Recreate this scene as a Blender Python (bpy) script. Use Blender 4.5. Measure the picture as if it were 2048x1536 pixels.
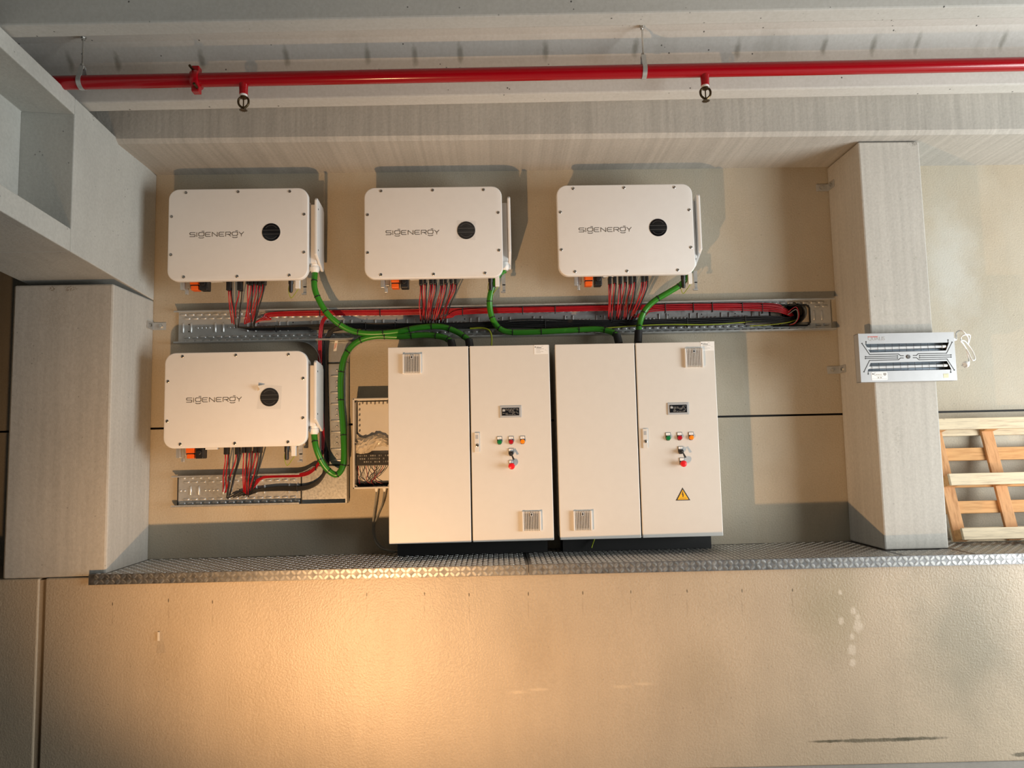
import bpy, math, random
from mathutils import Vector, Matrix

for o in list(bpy.data.objects):
    bpy.data.objects.remove(o, do_unlink=True)
scene = bpy.context.scene
COL = scene.collection
random.seed(7)

# ------------------------------------------------------------------ camera
# world: X along the wall to the right, Y into the wall (wall face at Y=0), Z up, ledge at Z=0
FPX = 1420.0
CAM = Vector((0.1692, -4.775, 0.6861))
YAW, PITCH, ROLL = 0.0249, 0.0868, 0.0219
_f = Vector((math.sin(YAW)*math.cos(PITCH), math.cos(YAW)*math.cos(PITCH), math.sin(PITCH)))
_r0 = Vector((math.cos(YAW), -math.sin(YAW), 0))
_u0 = _r0.cross(_f)
_r = _r0*math.cos(ROLL) - _u0*math.sin(ROLL)
_u = _r.cross(_f)
cd = bpy.data.cameras.new('camera')
cam = bpy.data.objects.new('camera', cd)
COL.objects.link(cam)
cd.sensor_fit = 'HORIZONTAL'
cd.sensor_width = 36.0
cd.lens = 36.0*FPX/2048.0
cd.clip_start = 0.05
m = Matrix((_r, _u, -_f)).transposed().to_4x4()
m.translation = CAM
cam.matrix_world = m
scene.camera = cam

# ------------------------------------------------------------------ world and lights
scene.view_settings.view_transform = 'Standard'
scene.view_settings.look = 'None'
scene.view_settings.gamma = 1.0
scene.view_settings.use_curve_mapping = False
scene.view_settings.exposure = 0.0

world = bpy.data.worlds.new('hall_daylight')
scene.world = world
world.use_nodes = True
bg = world.node_tree.nodes['Background']
bg.inputs[0].default_value = (0.86, 0.95, 1.0, 1)
bg.inputs[1].default_value = 0.012

def area_light(name, loc, target, sx, sy, power, col):
    l = bpy.data.lights.new(name, 'AREA')
    l.shape = 'RECTANGLE'
    l.size, l.size_y = sx, sy
    l.energy = power
    l.color = col
    o = bpy.data.objects.new(name, l)
    COL.objects.link(o)
    o.location = loc
    o.rotation_euler = (Vector(target)-Vector(loc)).to_track_quat('-Z', 'Y').to_euler()
    return o
# daylight through the hall's open gate, far off to the right
area_light('gate_daylight', (6.3, -3.2, 0.25), (1.6, -0.9, 1.5), 3.2, 2.7, 375, (0.95, 0.985, 0.98))
# warm floodlight standing on the hall floor in front of the dock wall
lamp = bpy.data.lights.new('floor_floodlight', 'SPOT')
lamp.energy = 375
lamp.color = (1.0, 0.57, 0.26)
lamp.shadow_soft_size = 0.035
lamp.spot_size = math.radians(120)
lamp.spot_blend = 0.8
lo = bpy.data.objects.new('floor_floodlight', lamp)
COL.objects.link(lo)
lo.location = (-1.0, -2.9, -0.93)
lo.rotation_euler = (Vector((0.12, 0.0, 0.6))-Vector(lo.location)).to_track_quat('-Z', 'Y').to_euler()
lo.scale = (1.0, 0.66, 1.0)              # wide flat beam of a rectangular floodlight

# ------------------------------------------------------------------ helpers
def at(px, py, Y):
    """point of the picture's pixel (2048x1536) on the plane at depth Y"""
    d = _f + _r*((px-1024)/FPX) + _u*((768-py)/FPX)
    t = (Y-CAM.y)/d.y
    return CAM + d*t
def at_z(px, py, z0, s=0.0):
    """same on the plane z = z0 - s*y"""
    d = _f + _r*((px-1024)/FPX) + _u*((768-py)/FPX)
    t = (z0-s*CAM.y-CAM.z)/(d.z+s*d.y)
    return CAM + d*t
def at_x(px, py, X):
    d = _f + _r*((px-1024)/FPX) + _u*((768-py)/FPX)
    t = (X-CAM.x)/d.x
    return CAM + d*t

class MB:
    def __init__(s): s.v = []; s.f = []
    def add(s, vs, fs):
        n = len(s.v)
        s.v += [tuple(p) for p in vs]
        s.f += [tuple(i+n for i in f) for f in fs]
        return s
    def box(s, x0, x1, y0, y1, z0, z1):
        return s.add([(x0,y0,z0),(x1,y0,z0),(x1,y1,z0),(x0,y1,z0),(x0,y0,z1),(x1,y0,z1),(x1,y1,z1),(x0,y1,z1)],
                     [(0,3,2,1),(4,5,6,7),(0,1,5,4),(1,2,6,5),(2,3,7,6),(3,0,4,7)])
    def hexa(s, p):
        return s.add(p, [(0,3,2,1),(4,5,6,7),(0,1,5,4),(1,2,6,5),(2,3,7,6),(3,0,4,7)])
    def prism(s, poly, y0, y1):
        """polygon of (x,z), counter-clockwise seen from the front (-Y), from front y0 to back y1"""
        n = len(poly)
        vs = [(x,y0,z) for x,z in poly]+[(x,y1,z) for x,z in poly]
        fs = [tuple(range(n)), tuple(range(2*n-1, n-1, -1))]
        fs += [(i, i+n, (i+1)%n+n, (i+1)%n) for i in range(n)]
        return s.add(vs, fs)
    def cprism(s, poly, y0, y1, c):
        """prism with a rounded front edge of size c"""
        n = len(poly)
        cx = sum(p[0] for p in poly)/n; cz = sum(p[1] for p in poly)/n
        w = max(abs(p[0]-cx) for p in poly); h = max(abs(p[1]-cz) for p in poly)
        rings = []
        for k, (ins, dy) in enumerate(((1.0, 0.0), (0.55, 0.12), (0.2, 0.4), (0.0, 1.0))):
            rings.append([(cx+(x-cx)*(1-c*ins/w), y0+c*dy, cz+(z-cz)*(1-c*ins/h)) for x,z in poly])
        rings.append([(x, y1, z) for x,z in poly])
        vs = [p for r in rings for p in r]
        fs = [tuple(range(n)), tuple(range(len(vs)-1, len(vs)-n-1, -1))]
        for k in range(len(rings)-1):
            for i in range(n):
                fs.append((k*n+i, (k+1)*n+i, (k+1)*n+(i+1)%n, k*n+(i+1)%n))
        return s.add(vs, fs)
    def cyl(s, p0, p1, r, n=12, r1=None):
        p0 = Vector(p0); p1 = Vector(p1); r1 = r if r1 is None else r1
        d = (p1-p0).normalized()
        a = d.orthogonal().normalized(); b = d.cross(a)
        vs = []
        for p, rr in ((p0, r), (p1, r1)):
            for i in range(n):
                t = 2*math.pi*i/n
                vs.append(p+a*rr*math.cos(t)+b*rr*math.sin(t))
        fs = [(i, (i+1)%n, (i+1)%n+n, i+n) for i in range(n)]
        fs += [tuple(range(n-1,-1,-1)), tuple(range(n, 2*n))]
        return s.add(vs, fs)
    def lathe(s, c, axis, prof, n=20):
        """prof: list of (radius, distance along axis) from c"""
        c = Vector(c); d = Vector(axis).normalized()
        a = d.orthogonal().normalized(); b = d.cross(a)
        vs = []
        for r, h in prof:
            for i in range(n):
                t = 2*math.pi*i/n
                vs.append(c+d*h+a*r*math.cos(t)+b*r*math.sin(t))
        fs = []
        for k in range(len(prof)-1):
            fs += [(k*n+i, k*n+(i+1)%n, (k+1)*n+(i+1)%n, (k+1)*n+i) for i in range(n)]
        fs += [tuple(range(n-1,-1,-1)), tuple(range((len(prof)-1)*n, len(prof)*n))]
        return s.add(vs, fs)
    def ring(s, c, axis, r_in, r_out, h, n=20):
        return s.lathe_open(c, axis, [(r_in,0),(r_out,0),(r_out,h),(r_in,h),(r_in,0)], n)
    def lathe_open(s, c, axis, prof, n=20):
        c = Vector(c); d = Vector(axis).normalized()
        a = d.orthogonal().normalized(); b = d.cross(a)
        vs = []
        for r, h in prof:
            for i in range(n):
                t = 2*math.pi*i/n
                vs.append(c+d*h+a*r*math.cos(t)+b*r*math.sin(t))
        fs = []
        for k in range(len(prof)-1):
            fs += [(k*n+i, k*n+(i+1)%n, (k+1)*n+(i+1)%n, (k+1)*n+i) for i in range(n)]
        return s.add(vs, fs)
    def tube(s, pts, r, n=8, cap=True):
        pts = [Vector(p) for p in pts]
        tang = []
        for i in range(len(pts)):
            t = pts[min(i+1,len(pts)-1)]-pts[max(i-1,0)]
            tang.append(t.normalized())
        a = tang[0].orthogonal().normalized()
        vs = []
        for p, t in zip(pts, tang):
            a = (a - t*a.dot(t)).normalized()
            b = t.cross(a)
            for i in range(n):
                th = 2*math.pi*i/n
                vs.append(p+a*r*math.cos(th)+b*r*math.sin(th))
        fs = []
        for k in range(len(pts)-1):
            fs += [(k*n+i, k*n+(i+1)%n, (k+1)*n+(i+1)%n, (k+1)*n+i) for i in range(n)]
        if cap:
            fs += [tuple(range(n-1,-1,-1)), tuple(range((len(pts)-1)*n, len(pts)*n))]
        return s.add(vs, fs)
    def stroke(s, pts, w, y, t=0.0008):
        """flat ribbon of width w along (x,z) points standing t proud of the face y"""
        for (x0,z0),(x1,z1) in zip(pts[:-1], pts[1:]):
            dx, dz = x1-x0, z1-z0
            l = math.hypot(dx, dz) or 1e-9
            ex, ez = dx/l*w*.3, dz/l*w*.3
            nx, nz = -dz/l*w/2, dx/l*w/2
            s.prism([(x0-ex-nx,z0-ez-nz),(x1+ex-nx,z1+ez-nz),(x1+ex+nx,z1+ez+nz),(x0-ex+nx,z0-ez+nz)], y-t, y+t*.2)
        return s
    def mesh(s, name, mat, smooth=None):
        me = bpy.data.meshes.new(name)
        me.from_pydata(s.v, [], s.f)
        me.materials.append(mat)
        me.update()
        if smooth is not None:
            for p in me.polygons: p.use_smooth = True
            me.set_sharp_from_angle(angle=math.radians(smooth))
        return me
    def build(s, name, mat, parent=None, smooth=None, bevel=0.0, seg=2):
        o = bpy.data.objects.new(name, s.mesh(name, mat, smooth))
        COL.objects.link(o)
        if parent is not None: o.parent = parent
        if bevel:
            b = o.modifiers.new('edge', 'BEVEL')
            b.width = bevel; b.segments = seg; b.limit_method = 'ANGLE'
            b.angle_limit = math.radians(35)
        return o

def catmull(pts, n=6):
    pts = [Vector(p) for p in pts]
    P = [pts[0]*2-pts[1]]+pts+[pts[-1]*2-pts[-2]]
    out = []
    for i in range(1, len(P)-2):
        p0,p1,p2,p3 = P[i-1],P[i],P[i+1],P[i+2]
        for k in range(n):
            t = k/n
            out.append(0.5*((2*p1)+(p2-p0)*t+(2*p0-5*p1+4*p2-p3)*t*t+(3*p1-p0-3*p2+p3)*t**3))
    out.append(pts[-1])
    return out

def rrect(x0, x1, z0, z1, r, n=6):
    out = []
    for cx, cz, a0 in ((x1-r,z0+r,-90),(x1-r,z1-r,0),(x0+r,z1-r,90),(x0+r,z0+r,180)):
        for k in range(n+1):
            a = math.radians(a0+90*k/n)
            out.append((cx+r*math.cos(a), cz+r*math.sin(a)))
    return out

def tag(o, label=None, cat=None, group=None, kind=None):
    if label: o['label'] = label
    if cat: o['category'] = cat
    if group: o['group'] = group
    if kind: o['kind'] = kind
    return o
def thing(name, loc, label, cat, group=None):
    o = bpy.data.objects.new(name, None)
    o.empty_display_size = 0.05
    COL.objects.link(o)
    o.location = loc
    return tag(o, label, cat, group)
def setting(name, loc=(0,0,0)):
    o = bpy.data.objects.new(name, None)
    COL.objects.link(o)
    o.location = loc
    o['kind'] = 'structure'
    return o
def relink(parent):
    """children were built in world coordinates: keep them in place under the parent"""
    inv = Matrix.Translation(parent.location).inverted()
    for c in parent.children:
        c.matrix_parent_inverse = inv
def share(src, parent, loc, name=None):
    o = src.copy()
    COL.objects.link(o)
    o.parent = parent
    o.location = loc
    return o
def text_mesh(name, body, size, mat, thick=0.0006, extr=0.0, shear=0.0, spacing=1.0):
    c = bpy.data.curves.new(name, 'FONT')
    c.body = body; c.size = size; c.extrude = 0.0004; c.offset = extr
    c.align_x = 'LEFT'; c.align_y = 'BOTTOM_BASELINE'; c.shear = shear; c.space_character = spacing
    o = bpy.data.objects.new(name, c)
    COL.objects.link(o)
    dg = bpy.context.evaluated_depsgraph_get()
    me = bpy.data.meshes.new_from_object(o.evaluated_get(dg))
    bpy.data.objects.remove(o, do_unlink=True)
    me.materials.clear(); me.materials.append(mat)
    # lay it on the XZ plane, facing -Y
    me.transform(Matrix.Rotation(math.radians(90), 4, 'X'))
    return me

# ------------------------------------------------------------------ materials
class NT:
    def __init__(s, name):
        s.m = bpy.data.materials.new(name); s.m.use_nodes = True
        s.t = s.m.node_tree; s.b = s.t.nodes['Principled BSDF']
        s.pos = s.t.nodes.new('ShaderNodeNewGeometry').outputs['Position']
    def n(s, typ, **kw):
        x = s.t.nodes.new(typ)
        for k, v in kw.items(): setattr(x, k, v)
        return x
    def l(s, a, b): s.t.links.new(a, b)
    def mapping(s, scale, loc=(0,0,0)):
        x = s.n('ShaderNodeMapping'); x.inputs['Scale'].default_value = scale; x.inputs['Location'].default_value = loc
        s.l(s.pos, x.inputs['Vector']); return x.outputs[0]
    def noise(s, scale, vec=None, detail=4, rough=0.55):
        x = s.n('ShaderNodeTexNoise'); x.inputs['Scale'].default_value = scale
        x.inputs['Detail'].default_value = detail; x.inputs['Roughness'].default_value = rough
        s.l(vec if vec is not None else s.pos, x.inputs['Vector']); return x.outputs['Fac']
    def ramp(s, fac, stops, interp='LINEAR'):
        x = s.n('ShaderNodeValToRGB'); e = x.color_ramp.elements; x.color_ramp.interpolation = interp
        while len(e) < len(stops): e.new(0.5)
        for q, (p, c) in zip(e, stops):
            q.position = p; q.color = (c,c,c,1) if isinstance(c,(int,float)) else (*c,1)
        s.l(fac, x.inputs[0]); return x.outputs[0]
    def math(s, op, a, b=None):
        x = s.n('ShaderNodeMath', operation=op)
        for i, v in enumerate((a, b)):
            if v is None: continue
            if isinstance(v, (int, float)): x.inputs[i].default_value = v
            else: s.l(v, x.inputs[i])
        return x.outputs[0]
    def mix(s, fac, a, b, mode='MIX'):
        x = s.n('ShaderNodeMix', data_type='RGBA', blend_type=mode)
        for i, v in ((0, fac), (6, a), (7, b)):
            if isinstance(v, (int, float)): x.inputs[i].default_value = v
            elif isinstance(v, tuple): x.inputs[i].default_value = (*v, 1)
            else: s.l(v, x.inputs[i])
        return x.outputs[2]
    def blob(s, c, size, edge=0.35, wob=0.5, wscale=6.0):
        """soft patch mask around the point c with half-sizes size"""
        sc = tuple(1.0/q for q in size)
        v = s.mapping(sc, tuple(-a*b for a, b in zip(c, sc)))
        l = s.n('ShaderNodeVectorMath', operation='LENGTH'); s.l(v, l.inputs[0])
        w = s.math('MULTIPLY', s.math('SUBTRACT', s.noise(wscale), 0.5), wob*2)
        d = s.math('ADD', l.outputs['Value'], w)
        return s.ramp(d, [(max(0.0,1-edge) , 1.0), (1.0, 0.0)])
    def bump(s, h, strength, dist=0.01):
        x = s.n('ShaderNodeBump'); x.inputs['Strength'].default_value = strength; x.inputs['Distance'].default_value = dist
        s.l(h, x.inputs['Height']); s.l(x.outputs[0], s.b.inputs['Normal'])
    def col(s, c):
        if isinstance(c, tuple): s.b.inputs['Base Color'].default_value = (*c, 1)
        else: s.l(c, s.b.inputs['Base Color'])
    def set(s, rough=None, metal=None, spec=None):
        if rough is not None:
            if isinstance(rough, (int, float)): s.b.inputs['Roughness'].default_value = rough
            else: s.l(rough, s.b.inputs['Roughness'])
        if metal is not None: s.b.inputs['Metallic'].default_value = metal
        if spec is not None: s.b.inputs['Specular IOR Level'].default_value = spec
        return s.m

def plain(name, c, rough=0.5, metal=0.0, var=0.06, spec=None, scale=18.0):
    k = NT(name)
    f = k.noise(scale)
    lo_ = tuple(max(0, q*(1-var)) for q in c); hi_ = tuple(min(1, q*(1+var)) for q in c)
    k.col(k.ramp(f, [(0.3, lo_), (0.7, hi_)]))
    return k.set(rough, metal, spec)

def concrete(name, c, var=0.12, streak=(25,25,1.2), sfac=0.25, pores=0.0, bump=0.25, rough=0.72, fine=60, extra=None, spec=0.3):
    k = NT(name)
    base = k.ramp(k.noise(1.7, detail=5), [(0.3, tuple(q*(1-var) for q in c)), (0.72, tuple(min(1,q*(1+var)) for q in c))])
    st = k.noise(1.0, k.mapping(streak), detail=5, rough=0.6)
    base = k.mix(sfac, base, k.ramp(st, [(0.3, tuple(q*.62 for q in c)), (0.65, tuple(min(1,q*1.2) for q in c))]))
    h = k.noise(fine, detail=3)
    base = k.mix(0.12, base, k.ramp(h, [(0.3, 0.25), (0.7, 0.75)]), 'OVERLAY')
    if pores:
        vo = k.n('ShaderNodeTexVoronoi'); vo.inputs['Scale'].default_value = 26
        k.l(k.pos, vo.inputs['Vector'])
        d = k.ramp(vo.outputs['Distance'], [(0.09, 1.0), (0.14, 0.0)])
        sel = k.ramp(k.noise(9, detail=1), [(0.58, 0.0), (0.62, 1.0)])
        base = k.mix(k.math('MULTIPLY', k.math('MULTIPLY', d, sel), pores), base, (0.05,0.05,0.045))
    if extra: base = extra(k, base)
    k.col(base)
    k.bump(h, bump, 0.006)
    return k.set(rough, 0, spec)

M = {}
def wall_extra(k, base):
    g = k.noise(2.3, k.mapping((1,1,.6)), detail=4)
    base = k.mix(k.ramp(g, [(0.42, 0.0), (0.7, 0.4)]), base, (0.47,0.46,0.40))
    # pale wet patch high on the panel right of the column
    p = k.blob((3.35, 0, 1.85), (0.25, 1, 0.5), 0.8, 0.45, 7)
    base = k.mix(k.math('MULTIPLY', p, 0.45), base, (0.62,0.63,0.60))
    return base
M['wall'] = concrete('wall_concrete', (0.45,0.39,0.295), 0.08, (12,12,3), 0.08, 0.25, 0.4, 0.6, 90, wall_extra)
def dock_extra(k, base):
    p1 = at(1660,1215,-0.6); p2 = at(1925,1260,-0.6); p3 = at(1400,1340,-0.6)
    for p, s, a, c in ((p1, (.3,1,.34), .55, (0.30,0.26,0.16)), (p2, (.42,1,.62), .62, (0.22,0.205,0.145)), (p3, (.25,1,.3), .22, (0.30,0.24,0.15)),
                       (at(1080,1300,-.6), (.22,1,.25), .2, (0.30,0.22,0.13)), (at(330,1290,-.6), (.2,1,.4), .25, (0.33,0.25,0.15)),
                       (at(520,1420,-.6), (.3,1,.3), .15, (0.33,0.25,0.15))):
        base = k.mix(k.math('MULTIPLY', k.blob(p, s, .8, .5, 4), a), base, c)
    # pale splashes
    for px, py, w in ((1703,1220,.022),(1711,1232,.018),(1713,1250,.034),(1700,1271,.018),(1700,1297,.03),(1702,1323,.022),(1677,1183,.014),(1679,1241,.02)):
        base = k.mix(k.math('MULTIPLY', k.blob(at(px,py,-.6), (w,1,w*1.25), .5, .5, 45), .55), base, (0.66,0.58,0.47))
    # pale scuffs
    for a, b in ((1035,1387),(1075,1381),(1245,1374),(1290,1368)):
        base = k.mix(k.math('MULTIPLY', k.blob(at(a,b,-.6), (.07,1,.012), .7, .6, 30), .4), base, (0.68,0.55,0.38))
    # dark scrape low on the right
    for a, b, w, h in ((1745,1477,.36,.013),(1650,1480,.12,.009),(1830,1473,.2,.012),(2032,1503,.07,.014)):
        base = k.mix(k.math('MULTIPLY', k.blob(at(a,b,-.6), (w,1,h), .45, .55, 22), .78), base, (0.085,0.075,0.045))
    # little drip marks in a row under the ledge
    for px, py in ((417,1208),(327,1205),(212,1213),(731,1192),(848,1190),(938,1191),(1057,1189),(1166,1186),(1262,1184),(1374,1182),(1483,1181),(1583,1179)):
        base = k.mix(k.math('MULTIPLY', k.blob(at(px,py,-.6), (.004,1,.013), .4, .5, 60), .8), base, (0.06,0.05,0.03))
        base = k.mix(k.math('MULTIPLY', k.blob(at(px,py+30,-.6), (.006,1,.07), .8, .6, 40), .25), base, (0.2,0.15,0.09))
    return base
M['dock'] = concrete('dock_wall_concrete', (0.46,0.375,0.27), 0.08, (9,9,1.6), 0.10, 0.2, 0.42, 0.40, 90, dock_extra, 0.5)
def column_extra(k, base):
    sp = k.ramp(k.noise(110, detail=2), [(0.45, 0.0), (0.6, 1.0)])
    for px, py, y, s_, a_, c_ in ((1800,629,-.43,(.19,1,.03),.35,(0.40,0.39,0.34)), (1752,516,-.43,(.018,1,.02),.5,(0.30,0.29,0.24)), (1830,516,-.43,(.018,1,.02),.5,(0.30,0.29,0.24)),
                                  (1797,872,-.43,(.035,1,.07),.45,(0.34,0.32,0.28)), (1825,287,-.43,(.04,1,.02),.8,(0.16,0.15,0.13)), (104,577,-.51,(.035,1,.018),.85,(0.22,0.17,0.11)), (141,577,-.51,(.05,1,.02),.85,(0.24,0.19,0.13)), (110,625,-.51,(.12,1,.12),.25,(0.36,0.30,0.22))):
        base = k.mix(k.math('MULTIPLY', k.math('MULTIPLY', k.blob(at(px,py,y), s_, .5, .4, 30), sp), a_), base, c_)
    return base
M['column'] = concrete('column_concrete', (0.49,0.47,0.425), 0.07, (28,28,0.8), 0.22, 0.3, 0.2, 0.72, 60, column_extra)
M['beam_side'] = concrete('left_beam_concrete', (0.50,0.50,0.465), 0.10, (16,4,1.2), 0.16, 0.5, 0.2)
M['beam'] = concrete('back_beam_concrete', (0.45,0.43,0.39), 0.09, (30,0.3,1.0), 0.34, 0.1, 0.25)
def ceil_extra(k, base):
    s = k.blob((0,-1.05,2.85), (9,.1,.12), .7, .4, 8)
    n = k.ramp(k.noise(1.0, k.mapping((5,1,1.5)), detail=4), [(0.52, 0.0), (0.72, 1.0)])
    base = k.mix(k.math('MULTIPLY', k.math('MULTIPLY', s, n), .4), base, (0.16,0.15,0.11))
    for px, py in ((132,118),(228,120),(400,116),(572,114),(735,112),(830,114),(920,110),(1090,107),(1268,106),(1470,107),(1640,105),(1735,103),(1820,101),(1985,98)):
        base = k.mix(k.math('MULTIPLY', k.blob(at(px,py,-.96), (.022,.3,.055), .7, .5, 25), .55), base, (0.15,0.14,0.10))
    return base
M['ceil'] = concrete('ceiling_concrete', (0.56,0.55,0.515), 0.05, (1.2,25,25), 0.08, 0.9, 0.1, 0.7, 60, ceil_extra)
M['floor'] = concrete('floor_concrete', (0.42,0.42,0.41), 0.1, (2,2,2), 0.1, 0.0, 0.15, 0.5)
M['white'] = plain('white_powder_coat', (0.80,0.79,0.77), 0.42, 0, 0.012)
M['plate_grey'] = plain('grey_paint', (0.42,0.44,0.46), 0.45, 0, 0.03)
M['cabinet'] = plain('light_grey_enamel', (0.70,0.68,0.64), 0.38, 0, 0.012)
M['cabinet_dark'] = plain('cabinet_inner_grey', (0.30,0.31,0.31), 0.5, 0, 0.03)
M['black'] = plain('black_plastic', (0.014,0.014,0.015), 0.42, 0, 0.1)
M['rubber'] = plain('black_rubber', (0.012,0.012,0.012), 0.65, 0, 0.1)
M['black_wire'] = plain('black_sheath', (0.006,0.006,0.0065), 0.6, 0, 0.1)
M['gloss_black'] = plain('gloss_black_window', (0.006,0.006,0.008), 0.14, 0, 0.1)
M['dark_line'] = plain('dark_grey_print', (0.17,0.16,0.145), 0.5, 0, 0.05)
M['grey_line'] = plain('grey_print', (0.10,0.10,0.10), 0.4, 0, 0.05)
M['orange'] = plain('orange_plastic', (0.85,0.13,0.01), 0.42, 0, 0.04)
M['red_wire'] = plain('red_sheath', (0.36,0.004,0.012), 0.42, 0, 0.12)
M['red_pipe'] = plain('red_gloss_paint', (0.36,0.002,0.008), 0.17, 0, 0.03, 0.6)
M['green'] = plain('green_sheath', (0.03,0.21,0.012), 0.33, 0, 0.05)
M['yellow_green'] = plain('yellow_green_sheath', (0.30,0.36,0.02), 0.45, 0, 0.1)
M['grey_wire'] = plain('grey_sheath', (0.20,0.20,0.18), 0.5, 0, 0.05)
M['white_plastic'] = plain('white_plastic', (0.82,0.82,0.80), 0.4, 0, 0.01)
M['sticker'] = plain('white_sticker', (0.86,0.86,0.84), 0.5, 0, 0.01)
M['ink'] = plain('black_ink', (0.03,0.03,0.03), 0.6, 0, 0.05)
M['soft_ink'] = plain('grey_ink', (0.36,0.35,0.33), 0.6, 0, 0.05)
M['red_ink'] = plain('red_ink', (0.55,0.09,0.07), 0.6, 0, 0.05)
M['btn_green'] = plain('green_lens', (0.01,0.20,0.06), 0.25, 0, 0.03)
M['btn_red'] = plain('red_lens', (0.45,0.01,0.02), 0.25, 0, 0.03)
M['btn_orange'] = plain('amber_lens', (0.95,0.27,0.01), 0.25, 0, 0.03)
M['stop_red'] = plain('stop_button_red', (0.80,0.012,0.02), 0.35, 0, 0.03)
M['yellow'] = plain('warning_yellow', (0.95,0.50,0.01), 0.5, 0, 0.02)
M['brass'] = plain('sprinkler_bronze', (0.10,0.07,0.035), 0.35, 0.9, 0.2)
M['bag'] = plain('thin_plastic_film', (0.62,0.56,0.46), 0.25, 0, 0.1)
M['lcd'] = plain('dark_display', (0.012,0.014,0.018), 0.2, 0, 0.1)
def metal(name, c, rough, var=0.15, scale=14, met=1.0):
    k = NT(name)
    f = k.noise(scale, detail=5)
    k.col(k.ramp(f, [(0.3, tuple(q*(1-var) for q in c)), (0.7, tuple(min(1,q*(1+var)) for q in c))]))
    k.set(k.ramp(k.noise(scale*2.3), [(0.3, rough*0.8), (0.7, min(1,rough*1.25))]), met)
    return k.m
M['zinc'] = metal('galvanised_steel', (0.54,0.55,0.54), 0.36, 0.05, 30, 0.6)
M['steel'] = metal('bright_steel', (0.62,0.62,0.60), 0.28)
M['alu'] = metal('tread_plate_dull_aluminium', (0.20,0.20,0.20), 0.5, 0.12)
M['alu_bar'] = metal('tread_plate_polished_bars', (0.66,0.66,0.64), 0.34, 0.06)
M['heater_alu'] = plain('silver_paint', (0.46,0.47,0.48), 0.42, 0.35, 0.03)
M['reflector'] = metal('polished_reflector', (0.34,0.37,0.40), 0.34, 0.1)
M['screw'] = metal('screw_steel', (0.42,0.40,0.37), 0.3)
def wood(name, c1, c2, sc):
    k = NT(name)
    g = k.noise(1.0, k.mapping(sc), detail=6, rough=0.6)
    base = k.ramp(g, [(0.28, c2), (0.5, c1), (0.75, tuple(min(1,q*1.15) for q in c1))])
    kn = k.n('ShaderNodeTexVoronoi'); kn.inputs['Scale'].default_value = 5.5
    k.l(k.pos, kn.inputs['Vector'])
    base = k.mix(k.ramp(kn.outputs['Distance'], [(0.04, 0.75), (0.1, 0.0)]), base, (0.18,0.09,0.03))
    k.col(base); k.bump(g, 0.2, 0.003)
    return k.set(0.65, 0, 0.25)
M['wood_pale'] = wood('weathered_pale_wood', (0.72,0.60,0.42), (0.47,0.38,0.27), (5,60,60))
M['wood_orange'] = wood('orange_pine', (0.66,0.36,0.15), (0.50,0.24,0.09), (5,60,60))
M['wood_post'] = wood('orange_pine_upright', (0.62,0.33,0.15), (0.42,0.20,0.08), (60,30,5))
k = NT('clear_film'); k.col((0.30,0.30,0.29)); k.set(0.12)
k.b.inputs['Alpha'].default_value = 0.045
M['clear'] = k.m
k = NT('quartz_tube'); k.col((0.85,0.88,0.90)); k.set(0.25); k.b.inputs['Transmission Weight'].default_value = 0.35
M['quartz'] = k.m

# ------------------------------------------------------------------ setting
XL, XR, XR2 = -2.113, 2.528, 2.925        # column faces
ZB, ZC = 2.585, 1.712                     # underside of the back beam, top of the left column
SL = 0.075                                # fall of the roof
def zr(y, z0): return z0 - SL*y
YAWL = -0.021                             # the roof and dock edge run slightly off the wall line
def yr(y, x): return y + YAWL*x

# back wall: two courses of precast panels with an open joint, a sleeve hole in the upper one
wb = setting('wall_back')
zj = 0.852
hc = at(1586, 628, 0.0); hx, hz, hr = hc.x, hc.z, 0.078
mb = MB(); mb.box(-4.2, 5.6, 0.0, 0.2, -0.05, zj-0.007); mb.build('panel', M['wall'], wb)
mb = MB(); s_ = 0.13
mb.box(-4.2, hx-s_, 0.0, 0.2, zj+0.007, 3.2); mb.box(hx+s_, 5.6, 0.0, 0.2, zj+0.007, 3.2)
mb.box(hx-s_, hx+s_, 0.0, 0.2, zj+0.007, hz-s_); mb.box(hx-s_, hx+s_, 0.0, 0.2, hz+s_, 3.2)
n = 32; vs = []; fs = []
for i in range(n):
    t = 2*math.pi*i/n; c, s2 = math.cos(t), math.sin(t); e = s_/max(abs(c), abs(s2))
    vs += [(hx+c*hr, 0.0, hz+s2*hr), (hx+c*e, 0.0, hz+s2*e), (hx+c*hr, 0.2, hz+s2*hr)]
for i in range(n):
    a, b = 3*i, 3*((i+1) % n)
    fs += [(a, b, b+1, a+1)[::-1], (a, a+2, b+2, b)[::-1]]
mb.add(vs, fs); mb.build('panel', M['wall'], wb)
mb = MB(); mb.box(-4.2, 5.6, 0.03, 0.2, zj-0.0075, zj+0.0075); mb.build('joint_seal', M['rubber'], wb)
mb = MB(); mb.box(hx-.12, hx+.12, 0.19, 0.2, hz-.12, hz+.12); mb.build('hole_backing', M['rubber'], wb)

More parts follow.
